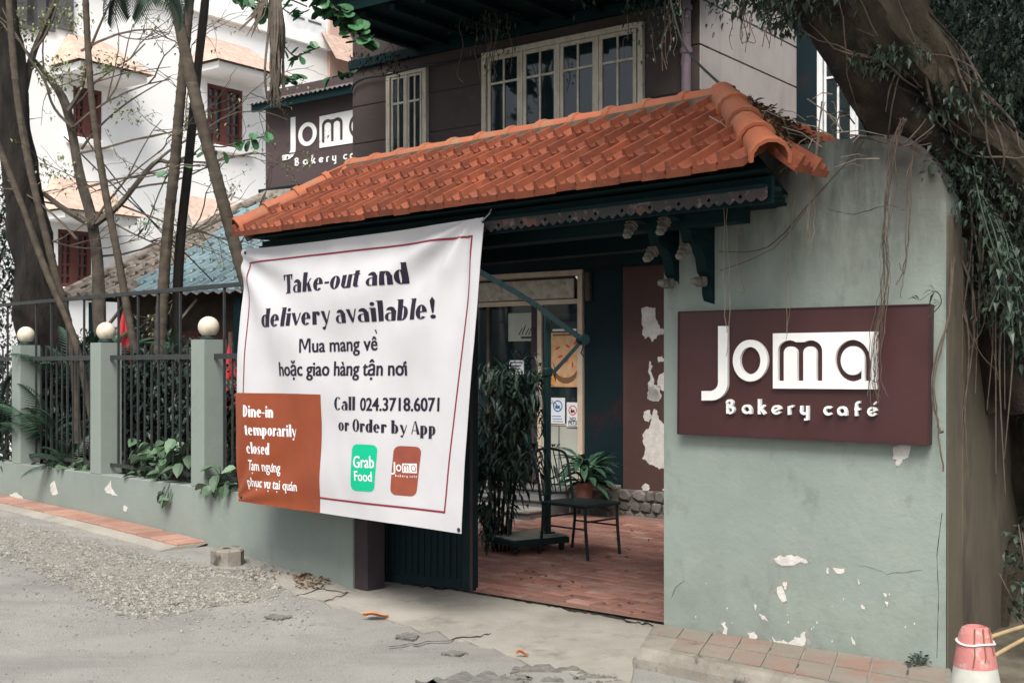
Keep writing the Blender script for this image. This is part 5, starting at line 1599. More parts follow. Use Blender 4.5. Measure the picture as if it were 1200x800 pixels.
for k in range(9):
    a = (ru(1120, 1190), ru(190, 300)); P = [at(a[0], a[1], 5.95), at(a[0]+ru(-5, 30), a[1]+ru(40, 70), 5.8), at(a[0]+ru(0, 45), a[1]+ru(90, 150), 5.75)]
    P = smooth(P, 5); m = MB(); m.tube(P, .004, 4)
    for q_ in P[::1]:
        m.leaf(q_, (ru(-1, 1), ru(-1, .3), ru(-.5, .6)), (0, 0, 1), .07, .03, .2, .5)
    m.build('ivy_shoot', 'leaf_ivy', tb1)
LP1 = smooth(pxpath([(1165, 330), (1110, 215), (1050, 120), (1000, 40), (940, -60)], [6.5, 6.35, 6.2, 6.1, 6.0]), 6)
LP2 = smooth(pxpath([(1190, 190), (1140, 145), (1095, 75), (1050, 25), (990, -60)], [6.1, 6.05, 6.0, 5.95, 5.9]), 6)
for k in range(34):
    Pq = LP1 if k % 2 else LP2; rr_ = .21 if k % 2 else .14
    i0 = random.randrange(0, len(Pq)-10); an = ru(0, 6.28); tw_ = ru(-.35, .35)
    Qs = []
    for i in range(i0, min(len(Pq), i0+random.randrange(8, 16))):
        an += tw_*ru(.3, 1.4); Qs.append(Pq[i]+Vector((math.cos(an)*rr_*.8, -abs(math.sin(an))*rr_*1.02, math.cos(an)*rr_*.65)))
    r_ = ru(.003, .009)
    if len(Qs) > 3: MB().tube(Qs, lerpr([r_*.3, r_, r_*.8, r_*.15], len(Qs)), 6).build('aerial_root', 'vine_root' if k % 3 else 'bark_banyan', tb1, True)
mb = MB()
for k in range(60):
    leaves(mb, (ru(.6, 3.6), ru(4.6, 7.6), ru(4.0, 5.2)), (.55, .5, .28), 160, .10, .05)
mb.build('crown', 'leaf_dark', tb1)  # unseen leaves above the frame, added to shade the limb and wall top
# dark trees filling the right background
def bush(name, label, cat, cen, rad, n, L, Wd, mt='leaf_dark', trunk=None, group=None, clumps=14):
    base = Vector((cen[0], cen[1], trunk[1] if trunk else max(0, cen[2]-rad[2])))
    t = thing(name, label, cat, N, *base, group)
    mb = MB()
    for k in range(clumps):
        v = Vector((random.gauss(0, 1), random.gauss(0, 1), random.gauss(0, 1))).normalized()*ru(.35, .85)
        c = Vector(cen)+Vector((v.x*rad[0], v.y*rad[1], v.z*rad[2]))
        leaves(mb, c, (rad[0]*.45, rad[1]*.45, rad[2]*.42), n//clumps, L, Wd)
    mb.build('crown', mt, t)
    tk = trunk[0] if trunk else .03
    m = MB(); z0 = trunk[1] if trunk else base.z
    m.tube(smooth([Vector((cen[0]+.1, cen[1], z0-.05)), Vector((cen[0]-.05, cen[1], (z0+cen[2])/2)), Vector((cen[0], cen[1], cen[2]+rad[2]*.3))], 4), lerpr([tk, tk*.8, tk*.4], 9), 8)
    for k in range(5):
        a = Vector((cen[0], cen[1], cen[2]-rad[2]*.4+k*rad[2]*.15)); b = a+Vector((ru(-1, 1)*rad[0]*.7, ru(-1, 1)*rad[1]*.7, ru(.1, .5)*rad[2])); m.tube([a, (a+b)/2+Vector((0, 0, .05)), b], [tk*.5, tk*.35, tk*.15], 5)
    m.build('trunk', 'bark_dark', t)
    return t
c = at(1180, 60, 9.5); bush('evergreen_tree', 'dense dark evergreen tree behind the banyan in the top right corner', 'tree', c, (1.1, .9, 1.6), 15000, .075, .032, trunk=(.12, .0), clumps=30)
c = at(1215, 420, 8.6); bush('evergreen_shrub', 'dark dense shrub behind the banyan trunk at the right edge', 'shrub', c, (.75, .6, 1.5), 11000, .075, .032, trunk=(.06, 0), clumps=26)
c = at(1120, 20, 13); bush('evergreen_tree', 'tall dark tree behind the cafe rear wing, above the sign wall', 'tree', c, (1.3, .9, 1.7), 11000, .09, .04, trunk=(.14, 0), clumps=30)
c = at(1300, 200, 11); bush('evergreen_tree', 'dark evergreen tree beyond the right edge of the photo', 'tree', c, (1.5, 1.2, 2.6), 7000, .13, .06, trunk=(.14, 0), clumps=30)
# creepers hanging from the eaves of the cafe
def creeper(label, fr_, d, x0, x1, y, n, mt='leaf_ivy', hang=60, L=.05, roots=6, group='creepers hanging from the cafe eaves'):
    a = fr_.hit((x0+x1)/2, y, d); t = thing('creeper', label, 'creeper', fr_, a[0], d, a[1], group)
    mb = MB()
    for i in range(n):
        px, py = ru(x0, x1), y+abs(random.gauss(0, .5))*hang
        s, z = fr_.hit(px, py, d+ru(-.15, .1)); mb.leaf((s, d+ru(-.15, .1), z), (ru(-1, 1), ru(-1, .4), ru(-1.2, .3)), (0, 0, 1), L*ru(.6, 1.3), L*.5, .2, .4)
    mb.build('foliage', mt, t)
    for k in range(roots):
        px = ru(x0, x1); P = []
        for j in range(7):
            s, z = fr_.hit(px+ru(-3, 3)+j*ru(-1, 1), y-20+(hang*1.9+ru(-10, 10))*j/6, d); P.append(Vector((s, d+ru(-.02, .02), z)))
        MB().tube(smooth(P, 3), .004, 4).build('strand', 'vine_root', t, True)
    return t
creeper('leafy creeper with pale roots hanging left of the long window', B, -.55, 548, 600, -8, 420, hang=60, roots=9)
creeper('thin creeper strands hanging at the left corner of the dark eaves', B, -.35, 416, 470, 62, 160, 'bark_dark', hang=22, roots=3)
creeper('sparse creeper with strands hanging right of the long window', B, -.6, 735, 800, -10, 300, hang=55, roots=9)
creeper('bare creeper roots hanging over the pale side wall', B, -.5, 830, 925, -10, 140, hang=45, roots=14)
creeper('single creeper strands hanging in front of the long window', B, -.7, 655, 700, -12, 30, hang=20, roots=3)
creeper('single creeper strand hanging between the two windows', B, -.7, 528, 542, -12, 10, hang=72, roots=1)
# aerial roots over the sign wall
def roots(label, P, n, spread, fr_, d, r=.0019, mt='vine_root', group='aerial roots hanging over the sign wall'):
    a = fr_.hit(P[-1][0], P[-1][1], d); t = thing('hanging_root', label, 'root', fr_, a[0], d, a[1], group)
    for k in range(n):
        Q_ = []
        ox = random.gauss(0, spread)
        for i, (px, py) in enumerate(P):
            f = i/(len(P)-1)
            s, z = fr_.hit(px+ox*(.3+f)+ru(-1, 1)*spread*.7, py-(0 if i < len(P)-1 else ru(0, 60)), d+ru(-.03, .03)); Q_.append(Vector((s, d-.02+ru(-.03, .02), z)))
        MB().tube([q+Vector((ru(-.006, .006), ru(-.004, .004), 0)) for q in smooth(Q_, 5)], r*ru(.6, 1.5), 4).build('strand', mt, t, True)
    return t
roots('thick bundle of thin brown roots hanging over the right end of the sign lettering', [(1062, 140), (1050, 170), (1046, 220), (1041, 280), (1040, 330), (1031, 390), (1028, 440), (1032, 500)], 13, 4, W, -.12, .0016)
roots('two thin roots hanging near the curved corner of the sign wall', [(1078, 165), (1066, 210), (1069, 270), (1064, 320), (1058, 365)], 3, 2.5, W, -.06)
roots('pale dead root stretching down from the gate roof end', [(965, 120), (955, 190), (948, 260), (945, 330)], 3, 3, W, -.3, .0028, 'twig_pale')
roots('thin pale root hanging over the left part of the sign', [(852, 225), (850, 290), (852, 350), (848, 420)], 2, 2, W, -.35, .0018, 'twig_pale')
roots('thin pale root hanging above the middle of the sign', [(934, 235), (930, 300), (928, 350), (926, 400)], 2, 3, W, -.1, .0018, 'twig_pale')
roots('thin pale root hanging above the letter panel of the sign', [(872, 235), (868, 300), (870, 340), (866, 372)], 1, 2, W, -.1, .0018, 'twig_pale')
roots('looped dark root hanging from the wall top to the sign', [(1012, 165), (985, 200), (955, 235), (900, 290), (842, 330)], 2, 2, W, -.05, .003)
roots('long thin vine running down the right corner of the sign wall', [(1118, 300), (1112, 370), (1098, 440), (1104, 500), (1108, 560)], 2, 2, W, -.03, .004)
roots('tangle of roots gripping the top of the wall under the limb', [(1000, 160), (1030, 163), (1060, 172), (1085, 195)], 10, 7, W, -.04, .0035)
# short shoot reaching over the sign
m = MB(); P = [at(1088, 372, 5.8), at(1103, 355, 5.8), at(1096, 341, 5.75), at(1078, 352, 5.75)]
m.tube(smooth(P, 4), .0028, 4)
for q_ in P[1:]:
    for k in range(3): m.leaf(q_, (ru(-1, 0), ru(-.5, .5), ru(-.4, .6)), (0, 0, 1), .08, .014, .2, .4)
one('vine_shoot', m, 'leaf_ivy', 'thin vine shoot with narrow leaves arching above the right end of the sign', 'vine', N, tuple(P[0]))
# black cable along the facade
P = smooth([at(782, -15, 10), at(800, 50, 9), at(842, 97, 7), at(880, 122, 6.9), at(940, 158, 6.7), at(985, 190, 6.5)], 6)
m = MB(); m.tube(P, .008, 6); one('cable', m, 'black_cable', 'black cable sagging from the eaves across the roof end to the sign wall', 'cable', N, tuple(P[0]))
a = B.hit(412, 104, -.06); P = [B.hit(411, 106, -.06), B.hit(416, 97, -.06), B.hit(430, 91, -.06), B.hit(452, 88, -.06), B.hit(480, 81, -.06), B.hit(508, 76, -.06), B.hit(560, 66, -.06)]
m = MB(); m.tube(smooth([Vector((s, -.05, z)) for s, z in P], 4), .014, 6); one('cable', m, 'black_cable', 'black cable looped round the left corner of the cafe above the small window', 'cable', B, (a[0], -.05, a[1]))

# left side trees
def trunkthing(label, P, Y, rs, mt='bark_ringed', rings=True, group='slender ringed palm trunks behind the fence', name='palm_tree'):
    p = smooth(pxpath(P, Y), 14)
    base = p[0]
    z0 = min(q.z for q in p)
    t = thing(name, label, 'tree', N, base.x, base.y, base.z, group)
    if name == 'palm_tree': rs = [q*(.60 if 'leaning from the top' in label or 'straight' in label else .47) for q in rs]
    rr = lerpr(rs, len(p))
    if rings:
        # resample so that every ring is a small raised scar
        tot = sum((p[i+1]-p[i]).length for i in range(len(p)-1)); n = int(tot/.028)
        out = []; acc = 0; j = 0; step = tot/n
        cur = [0]
        for i in range(len(p)-1): cur.append(cur[-1]+(p[i+1]-p[i]).length)
        for k in range(n+1):
            L_ = k*step
            while j < len(p)-2 and cur[j+1] < L_: j += 1
            f = (L_-cur[j])/max(1e-6, cur[j+1]-cur[j]); out.append(p[j].lerp(p[j+1], min(1, f)))
        rr = [lerpr(rs, n+1)[k]*(1.10 if k % 5 == 0 else 1.0) for k in range(n+1)]
        p = out
    MB().tube(p, rr, 10 if rings else 30, True, .12 if name == 'palm_tree' else .42).build('trunk', mt, t, True)
    return t
trunkthing('massive dark rough barked tree trunk at the left edge behind the fence', [(62, 520), (52, 400), (38, 300), (22, 180), (8, 60), (-4, -60)], 13.2, [.30, .25, .20, .17, .15, .13], 'bark_dark', False, None, 'old_tree')
trunkthing('ringed trunk curving up across the dark trunk to the top left', [(92, 520), (84, 400), (62, 310), (36, 200), (20, 110), (8, -30)], 12.2, [.085, .082, .08, .078, .075, .07])
trunkthing('ringed trunk leaning in from the left edge to join the fence', [(110, 500), (88, 400), (55, 320), (22, 230), (-10, 150)], 12.0, [.075, .072, .07, .066, .065])
trunkthing('thin ringed trunk rising through the middle of the white villa', [(176, 520), (156, 400), (138, 300), (119, 200), (106, 100), (99, -30)], 12.1, [.09, .085, .08, .075, .07, .065])
trunkthing('dark straight trunk left of the pair in front of the blue roof', [(182, 520), (188, 400), (194, 300), (204, 200), (213, 100), (226, -40)], 12.4, [.12, .11, .095, .09, .085, .08], 'bark_ringed')
trunkthing('dark straight trunk right of the pair in front of the blue roof', [(206, 520), (207, 400), (210, 300), (220, 200), (232, 80), (245, -40)], 12.6, [.10, .09, .085, .08, .075, .07], 'bark_dark', False)
trunkthing('pale ringed trunk leaning from the top centre down behind the banner', [(312, 420), (292, 345), (276, 290), (254, 210), (228, 110), (196, -40)], 11.6, [.10, .10, .098, .095, .09, .085])
gt_ = thing('bare_tree', 'leaning grey barked bare tree with many fine twigs in front of the white villa', 'tree', N, *tuple(at(118, 480, 13.5)))
P = smooth(pxpath([(118, 480), (115, 330), (108, 260), (92, 200), (78, 125), (52, 85), (30, 60)], 13.5), 5); MB().tube(P, lerpr([.08, .07, .06, .055, .048, .03, .015], len(P)), 9, True, .3).build('trunk', 'bark_grey', gt_, True)
for PP, r0, r1 in (([(112, 262), (140, 240), (180, 192), (200, 190), (230, 180)], .07, .02), ([(110, 265), (75, 245), (45, 225), (20, 235)], .07, .03), ([(80, 130), (95, 105), (105, 60), (130, 0)], .05, .015), ([(26, 118), (40, 60), (70, -10)], .08, .05), ([(26, 118), (22, 200), (40, 290)], .08, .07), ([(95, 175), (115, 150), (150, 120), (200, 90)], .03, .008), ([(85, 150), (60, 120), (50, 60), (60, 0)], .03, .01)):
    P = smooth(pxpath(PP, 13.4), 5); MB().tube(P, lerpr([r0*.6, r1*.6], len(P)), 7, True, .3).build('branch', 'bark_grey', gt_, True)
tw = MB(); tips = []
def grow(p, d, L, r, dep):
    n = 5; P = [p]
    for k in range(n):
        d = (d+Vector((ru(-.25, .25), ru(-.2, .2), ru(-.22, .22)))).normalized(); P.append(P[-1]+d*L/n)
    tw.tube(P, [r*(1-.5*k/n) for k in range(n+1)], 4, False)
    tips.extend(P[3:])
    if dep > 0:
        for k in range(random.choice((2, 3))):
            q = P[random.choice((2, 3, 4, 5))]; nd = (d+Vector((ru(-1, 1), ru(-.6, .6), ru(-.8, .8)))).normalized(); grow(q, nd, L*ru(.5, .8), r*.6, dep-1)
random.seed(15)
for (px, py, dx, dz, L) in ((80, 130, 1, .5, 1.2), (92, 180, 1, .1, 1.5), (150, 222, 1, .15, 1.2), (200, 190, 1, .2, 1.0), (60, 110, -.3, 1, 1.0), (108, 250, 1, -.2, 1.2), (110, 260, .9, .9, 1.2), (70, 240, -1, .3, .9), (45, 225, -.5, -.5, .9), (85, 150, .7, .8, 1.3), (120, 300, .8, .2, 1.1), (180, 192, .8, .7, 1.1), (40, 60, .5, .7, .9), (90, 280, -.6, .6, 1.0), (100, 220, 1, .35, 1.7), (95, 60, 1, .4, 1.1), (30, 270, .7, -.3, .8), (140, 240, 1, -.3, 1.4)):
    grow(at(px, py, 13.4+ru(-.5, .3)), Vector((dx, ru(-.3, .3), dz)).normalized(), L, .016, 3)
o = tw.build('twigs', 'twig', gt_); o['kind'] = 'stuff'
mb = MB()
for p in tips:
    if rnd() < .22:
        for k in range(3): mb.leaf(p+Vector((ru(-.06, .06), ru(-.06, .06), ru(-.06, .06))), (ru(-1, 1), ru(-1, 1), ru(-1, 1)), (0, 0, 1), .05, .025)
for (px, py, r, n) in ((75, 85, .35, 240), (130, 75, .25, 120), (155, 130, .3, 90), (20, 30, .4, 260), (60, 200, .35, 130), (80, 20, .3, 150)): leaves(mb, at(px, py, 13.3), (r, .3, r*.6), n, .05, .028)
o = mb.build('pale_leaves', 'leaf_pale', gt_); o['kind'] = 'stuff'
# thin climbing strings across the villa
for lb, PP in (('thin cable crossing the villa from the bare tree to the blue roof', [(60, 100), (120, 190), (180, 262), (215, 300)]), ('thin cable below it crossing to the palm pair', [(75, 160), (130, 215), (190, 270), (250, 330)])):
    P = smooth(pxpath(PP, 13.8), 5); m = MB(); m.tube(P, .009, 4); one('cable', m, 'black_cable', lb, 'cable', N, tuple(P[0]))

# palm frond mesh
def frondmesh(L, n, leafL, wd, droop=.5, mt='palm_leaf'):
    m = MB(); P = []
    for k in range(n+1):
        f = k/n; P.append(Vector((0, L*f*(1-.12*f), L*(.35*f-droop*f*f))))
    m.tube(P, [.008*(1-.7*k/n) for k in range(n+1)], 5)
    for k in range(2, n+1):
        f = k/n; ll = leafL*math.sin(math.pi*(.15+.8*f))**.6
        for sd in (-1, 1):
            d = Vector((sd*(1-.3*f), .55+.5*f, -.25)).normalized()
            m.leaf(P[k], d, (0, 0, 1), ll, wd, .1, .35)
    return meshdata(m, 'frond', mt)
fm = frondmesh(.95, 22, .30, .030)
def palm(label, px, py, Y, n, sc, z0=None, el=(20, 75), name='palm_shrub', me=None, group='feathery palms planted behind the fence'):
    c = at(px, py, Y); t = thing(name, label, 'palm', N, c.x, c.y, c.z, group)
    for k in range(n):
        az = 2*math.pi*k/n+ru(-.4, .4); e = R(ru(*el))
        m3 = Matrix.Rotation(az, 3, 'Z') @ Matrix.Rotation(e, 3, 'X')
        piece('frond', me or fm, t, c, m3, (sc*ru(.6, .95),)*3)
    st_ = MB(); st_.tube([c-Vector((0, 0, .35)), c+Vector((0, 0, .05))], [.03, .02], 7); st_.build('stem', 'bark_olive', t)
    return t
random.seed(9)
palm('feathery palm with a pale lower frond in the first fence bay', 62, 520, 12.6, 15, 1.0)
palm('tall feathery palm behind the second fence pillar', 100, 470, 12.9, 15, 1.25, el=(35, 85))
palm('low feathery palm drooping over the low wall in the first bay', 78, 545, 12.1, 11, .55, el=(-5, 60))
palm('feathery palm beside the ringed trunk in the second fence bay', 150, 480, 12.4, 13, .9)
palm('dark feathery palm behind the iron bars at the left photo edge', 8, 500, 13.2, 13, 1.1)
palm('small palm with strap leaves on the trunk above the fence', 205, 415, 12.0, 8, .38, el=(10, 80))
for lb, cx, cy, Y, rad, n, mt in (('dense dark shrub behind the bars of the second fence bay', 175, 500, 12.3, (.7, .3, .5), 2600, 'leaf_ivy'), ('dense dark shrub behind the bars of the first fence bay', 75, 480, 13.4, (.8, .4, .75), 3000, 'leaf_dark'),
                              ('dark clipped hedge filling the second fence bay behind the heart leaved plant', 185, 470, 11.9, (.6, .25, .6), 3200, 'leaf_dark'), ('dark hedge filling the first fence bay behind the palms', 70, 500, 12.9, (.7, .25, .6), 3200, 'leaf_dark'),
                              ('low dark hedge along the foot of the outbuilding', 150, 440, 13.8, (1.3, .3, .55), 4000, 'leaf_dark'), ('dense dark shrub at the left edge behind the fence', 5, 470, 14, (.9, .4, .8), 2600, 'leaf_dark'), ('dark shrub behind the last fence bay beside the banner', 262, 490, 11.0, (.5, .3, .55), 2200, 'leaf_dark'), ('tall dark tree foliage behind the old trunk at the left photo edge', -6, 300, 14.8, (.6, .4, 1.4), 2600, 'leaf_dark')):
    bush('garden_shrub', lb, 'shrub', at(cx, cy, Y), rad, n, .075, .035, mt, clumps=26, group='shrubs filling the garden behind the fence')
# broad leaved plants spilling over the low wall
hm = MB(); Ph = [(0, 0), (.035, .018), (.05, .05), (.038, .085), (0, .13), (-.038, .085), (-.05, .05), (-.035, .018)]
hm.add([(x, y, .35*abs(x)-.9*y*y) for x, y in Ph]+[(0, .05, -.01)], [(i, (i+1) % 8, 8) for i in range(8)])
hme_ = meshdata(hm, 'leaf', 'leaf_pothos')
def pothos(label, x0, x1, y0, y1, n, d=(-.02, .3), sc=1.0):
    a = G.hit((x0+x1)/2, y1, .1); t = thing('pothos_plant', label, 'plant', G, a[0], .1, a[1], 'heart leaved plants spilling over the low wall')
    st_ = MB()
    for k in range(n):
        dd = ru(*d); s, z = G.hit(ru(x0, x1), y0+(y1-y0)*rnd()**.8, dd)
        z = max(z, .62) if dd > -.01 else z
        m3 = Matrix.Rotation(ru(-1.2, 1.2)+math.pi*.9, 3, 'Z') @ Matrix.Rotation(R(ru(-75, 10)), 3, 'X') @ Matrix.Rotation(ru(-.5, .5), 3, 'Y')
        piece('leaf', hme_, t, (s, dd, z), m3, (ru(.75, 1.2)*sc,)*3)
        st_.tube([(s, dd, z), (s+ru(-.06, .06), dd+.05, max(.60, z-.12))], .003, 4)
    st_.build('stems', 'leaf_ivy', t)
random.seed(19)
pothos('heart leaved plant spilling over the wall in the second fence bay', 158, 224, 512, 556, 85, (.0, .35))
pothos('heart leaved plant hanging over the wall beside the banner', 243, 278, 545, 575, 45, (-.05, .28))
pothos('small heart leaved sprig hanging on the wall face below the third pillar', 180, 200, 572, 588, 7, (-.05, -.02), .7)
pothos('heart leaved plant between the bars of the first fence bay', 42, 104, 535, 552, 26, (.0, .3), .8)
# palm frond at the top, dead frond, and leafy twigs near the annex
ft = frondmesh(1.2, 26, .45, .035, .45)
t = thing('hanging_palm', 'dark drooping palm fronds hanging in at the top of the photo', 'palm', N, *tuple(at(168, -75, 10)))
for az, e in ((-.3, -25), (.5, -35), (2.3, -35), (2.9, -20), (3.6, -48), (1.4, -55), (-1.0, -55)): piece('frond', ft, t, at(168, -62, 10), Matrix.Rotation(az, 3, 'Z') @ Matrix.Rotation(R(e), 3, 'X'), (.62,)*3)
t = thing('dead_palm_frond', 'dry grey palm frond hanging straight down in front of the annex roof', 'frond', N, *tuple(at(325, 0, 12)))
for k in range(34):
    x = 325+random.gauss(0, 4); P = [at(322+random.gauss(0, 2), -30, 12), at(x, 30, 12+ru(-.1, .1)), at(x+ru(-5, 5), 80, 12+ru(-.1, .1)), at(x+ru(-7, 4), ru(95, 128), 12)]
    MB().tube(smooth(P, 3), [.014]*9+[.003], 4).build('strip', 'bark_grey' if k % 3 else 'twig', t)
for k in range(12):
    P = [at(318, -25, 12), at(318-ru(5, 22), ru(0, 20), 12), at(318-ru(12, 40), ru(20, 48), 12)]; MB().tube(smooth(P, 3), [.008]*6+[.002], 4).build('strip', 'twig', t)
rm = MB(); Pr = arc(0, .06, .055, .06, -90, 255, 10); rm.add([(x, y, .25*abs(x)) for x, y in Pr[:-1]]+[(0, .06, -.005)], [(i, (i+1) % 10, 10) for i in range(10)]); rme_ = meshdata(rm, 'leaf', 'leaf_green')
def twigleaves(label, PP, Y, n, sp, sc=1.0, group='green leafy twigs near the annex roof'):
    P = smooth(pxpath(PP, Y), 5); t = thing('leafy_twig', label, 'twig', N, *tuple(P[0]), group)
    MB().tube(P, .008, 5).build('stem', 'twig', t)
    for k in range(n):
        q = random.choice(P)+Vector((ru(-sp, sp), ru(-sp, sp), ru(-sp, sp)*.8))
        piece('leaf', rme_, t, q, Matrix.Rotation(ru(-1.8, 1.8)+math.pi, 3, 'Z') @ Matrix.Rotation(R(ru(-80, -10)), 3, 'X') @ Matrix.Rotation(ru(-.5, .5), 3, 'Y'), (sc*ru(.8, 1.25),)*3)
random.seed(23)
twigleaves('bright round leaved twig drooping from the corner of the dark eaves', [(350, -20), (385, 5), (408, 22), (425, 45)], 12.6, 75, .10, 1.25)
twigleaves('round leaved twig along the top edge of the photo', [(270, -15), (300, 8), (330, -2), (360, 8)], 12.6, 34, .10, 1.1)
twigleaves('small leafy twig in front of the white wall above the annex roof', [(330, 50), (345, 66), (362, 60), (375, 55)], 12.4, 16, .07, .9)
twigleaves('small leafy twig just above the corrugated roof', [(330, 92), (345, 90), (360, 92)], 12.4, 10, .06, .9)
twigleaves('sparse leafy twig in front of the right villa window', [(240, 170), (262, 172), (285, 165), (310, 160)], 12.2, 14, .07, .95)
twigleaves('pair of round leaves on the thin twig beside the palm pair', [(170, 270), (200, 200), (235, 195)], 12.2, 5, .04, .9)
twigleaves('round leaves resting on the corrugated roof beside the cafe corner', [(385, 92), (400, 88), (412, 84)], 13.2, 6, .05, 1.0)

# shrub inside the gate opening
random.seed(41)
t = thing('courtyard_shrub', 'tall dark drooping shrub in the courtyard just right of the banner', 'shrub', N, *tuple(at(590, 655, 10.0)))
mb = MB()
for (cx, cy, Y, rx, ry, rz, n) in ((600, 440, 10.4, .32, .3, .18, 420), (592, 490, 10.3, .32, .3, .25, 700), (615, 470, 10.3, .22, .25, .2, 300), (580, 540, 10.2, .3, .3, .25, 650), (610, 545, 10.2, .25, .25, .2, 320), (578, 600, 10.05, .16, .2, .2, 300), (635, 440, 10.4, .10, .1, .1, 90)):
    for i in range(int(n*.6)):
        v = Vector((random.gauss(0, .5), random.gauss(0, .5), random.gauss(0, .5))); p = at(cx-4, cy, Y)+Vector((v.x*rx*.9, v.y*ry, v.z*rz))
        k = ru(.7, 1.3); mb.leaf(p, (ru(-1, 1), ru(-1, 1), ru(-1.6, .3)), (0, 0, 1), .13*k, .032*k, .2, .3)
mb.build('foliage', 'leaf_dark', t)
m = MB()
for k in range(5): m.tube([at(578+k*4, 665, 10), at(580+k*6, 560, 10.1), at(575+k*14, 450, 10.3)], [.014, .011, .004], 5)
m.build('stems', 'bark_dark', t)

# ================================================================== OBJECTS IN THE COURTYARD
f0_, fr0 = Vector((.007, 9.70)), math.atan2(.29, .471)
C = Fr((.007, 9.70), fr0)
zg = .075
t = thing('parasol_stand', 'dark cantilever parasol mast with folded arm on a square wheeled plate', 'parasol stand', C, .27, .2, zg)
MB().box(0, .56, 0, .44, zg+.065, zg+.118, .006).build('base_frame', 'umbrella_metal', t)
MB().box(.012, .548, .012, .428, zg+.1185, zg+.128, .003).build('base_plate', 'stone_plate', t)
wm = meshdata(MB().tube([(-.014, 0, 0), (.014, 0, 0)], .028, 14), 'wheel', 'rubber')
fk = meshdata(MB().box(-.02, -.015, -.012, .012, 0, .045).box(.015, .02, -.012, .012, 0, .045).box(-.022, .022, -.014, .014, .0455, .05), 'fork', 'umbrella_metal')
for s, d in ((.05, .05), (.51, .05), (.51, .39), (.05, .39)):
    piece('wheel', wm, t, (s, d, zg+.029), Matrix.Rotation(ru(-.6, .6), 3, 'Z')); piece('fork', fk, t, (s, d, zg+.0145))
pw_ = at(641.5, 600, 10.12); ps, pd = C.inv(pw_)
MB().box(ps-.027, ps+.027, pd-.025, pd+.025, zg+.128, at(641, 368, 10.12).z, .01).build('mast', 'umbrella_metal', t)
MB().box(ps-.05, ps+.05, pd-.045, pd+.045, zg+.1285, zg+.142, .004).build('mast_foot', 'umbrella_metal', t)
def cpt(px, py, Y=10.0):
    p = at(px, py, Y); s, d = C.inv(p); return Vector((s, d, p.z))
P = smooth([cpt(470, 285), cpt(520, 296), cpt(565, 320), cpt(620, 352), cpt(655, 378), cpt(683, 398)], 5)
m = MB()
for i in range(len(P)-1): m.bar(P[i], P[i+1]+(P[i+1]-P[i])*.04, .03, .045)
m.build('arm', 'umbrella_metal', t)
MB().tube([P[-1]-Vector((0, .04, 0)), P[-1]+Vector((0, .04, 0))], .045, 14).build('joint', 'umbrella_metal', t, True)
MB().tube([P[-1], P[-1]+Vector((.0, 0, -.07)), P[-1]+Vector((-.02, 0, -.11)), P[-1]+Vector((.01, 0, -.14))], .006, 6).build('crank_hook', 'umbrella_metal', t)
MB().bar(cpt(683, 398), cpt(648, 437), .024, .032).build('strut', 'tube_white' if False else 'umbrella_metal', t)
MB().box(ps-.036, ps+.036, pd-.034, pd+.034, 1.53, 1.60, .008).build('clamp', 'umbrella_metal', t)

cx_, cy_ = .56, 9.815
cs_, cd_ = G.inv((cx_, cy_))
def chz(p): return p
cz = .072
t = thing('garden_chair', 'dark wrought iron chair with curved slat back standing on the red paving', 'chair', G, cs_, cd_, cz)
hw, hd = .20, .235
x0, x1 = cs_-hd, cs_+hd
y0, y1 = cd_-hw, cd_+hw
for nm_, P, r in (('leg', [(x0-.03, y0, cz), (x0, y0, cz+.25), (x0+.005, y0, cz+.41)], .012), ('leg', [(x0-.03, y1, cz), (x0, y1, cz+.25), (x0+.005, y1, cz+.41)], .012), ('leg', [(x1+.02, y0, cz), (x1-.005, y0, cz+.25), (x1-.01, y0, cz+.41)], .013), ('leg', [(x1+.02, y1, cz), (x1-.005, y1, cz+.25), (x1-.01, y1, cz+.41)], .013)):
    MB().tube(smooth([Vector(p) for p in P], 4), r, 8).build(nm_, 'iron', t, True)
MB().box(x0-.01, x1+.02, y0-.02, y1+.02, cz+.41, cz+.435, .008).build('seat', 'iron', t)
for a, b_ in (((x0, y0, cz+.24), (x1, y0, cz+.24)), ((x0, y1, cz+.24), (x1, y1, cz+.24)), ((x1, y0, cz+.3), (x1, y1, cz+.3)), ((x0, y0, cz+.3), (x0, y1, cz+.3))): MB().tube([a, b_], .008, 6).build('stretcher', 'iron', t)
def bp(y, h):  # point on the raked, curved back
    return Vector((x0-.02-.10*(h/.42)**1.4-.035*(1-((y-cd_)/hw)**2), y, cz+.43+h))
m = MB()
m.tube(smooth([bp(y0, 0), bp(y0, .2), bp(y0, .36), bp(cd_-hw*.6, .405), bp(cd_, .42), bp(cd_+hw*.6, .405), bp(y1, .36), bp(y1, .2), bp(y1, 0)], 4), .0115, 8); m.build('back_frame', 'iron', t, True)
for k in range(1, 7):
    y = y0+(y1-y0)*k/7; m = MB(); m.tube(smooth([bp(y, .05), bp(y, .2), bp(y, .39+.02*math.sin(math.pi*k/7))], 4), .0055, 6); m.build('back_slat', 'iron', t, True)
m = MB(); m.tube(smooth([bp(y0, .05), bp(cd_, .05), bp(y1, .05)], 4), .007, 6); m.tube(smooth([bp(y0, .28), bp(cd_-.1, .2), bp(cd_, .17), bp(cd_+.1, .2), bp(y1, .28)], 4), .006, 6); m.build('back_rail', 'iron', t, True)

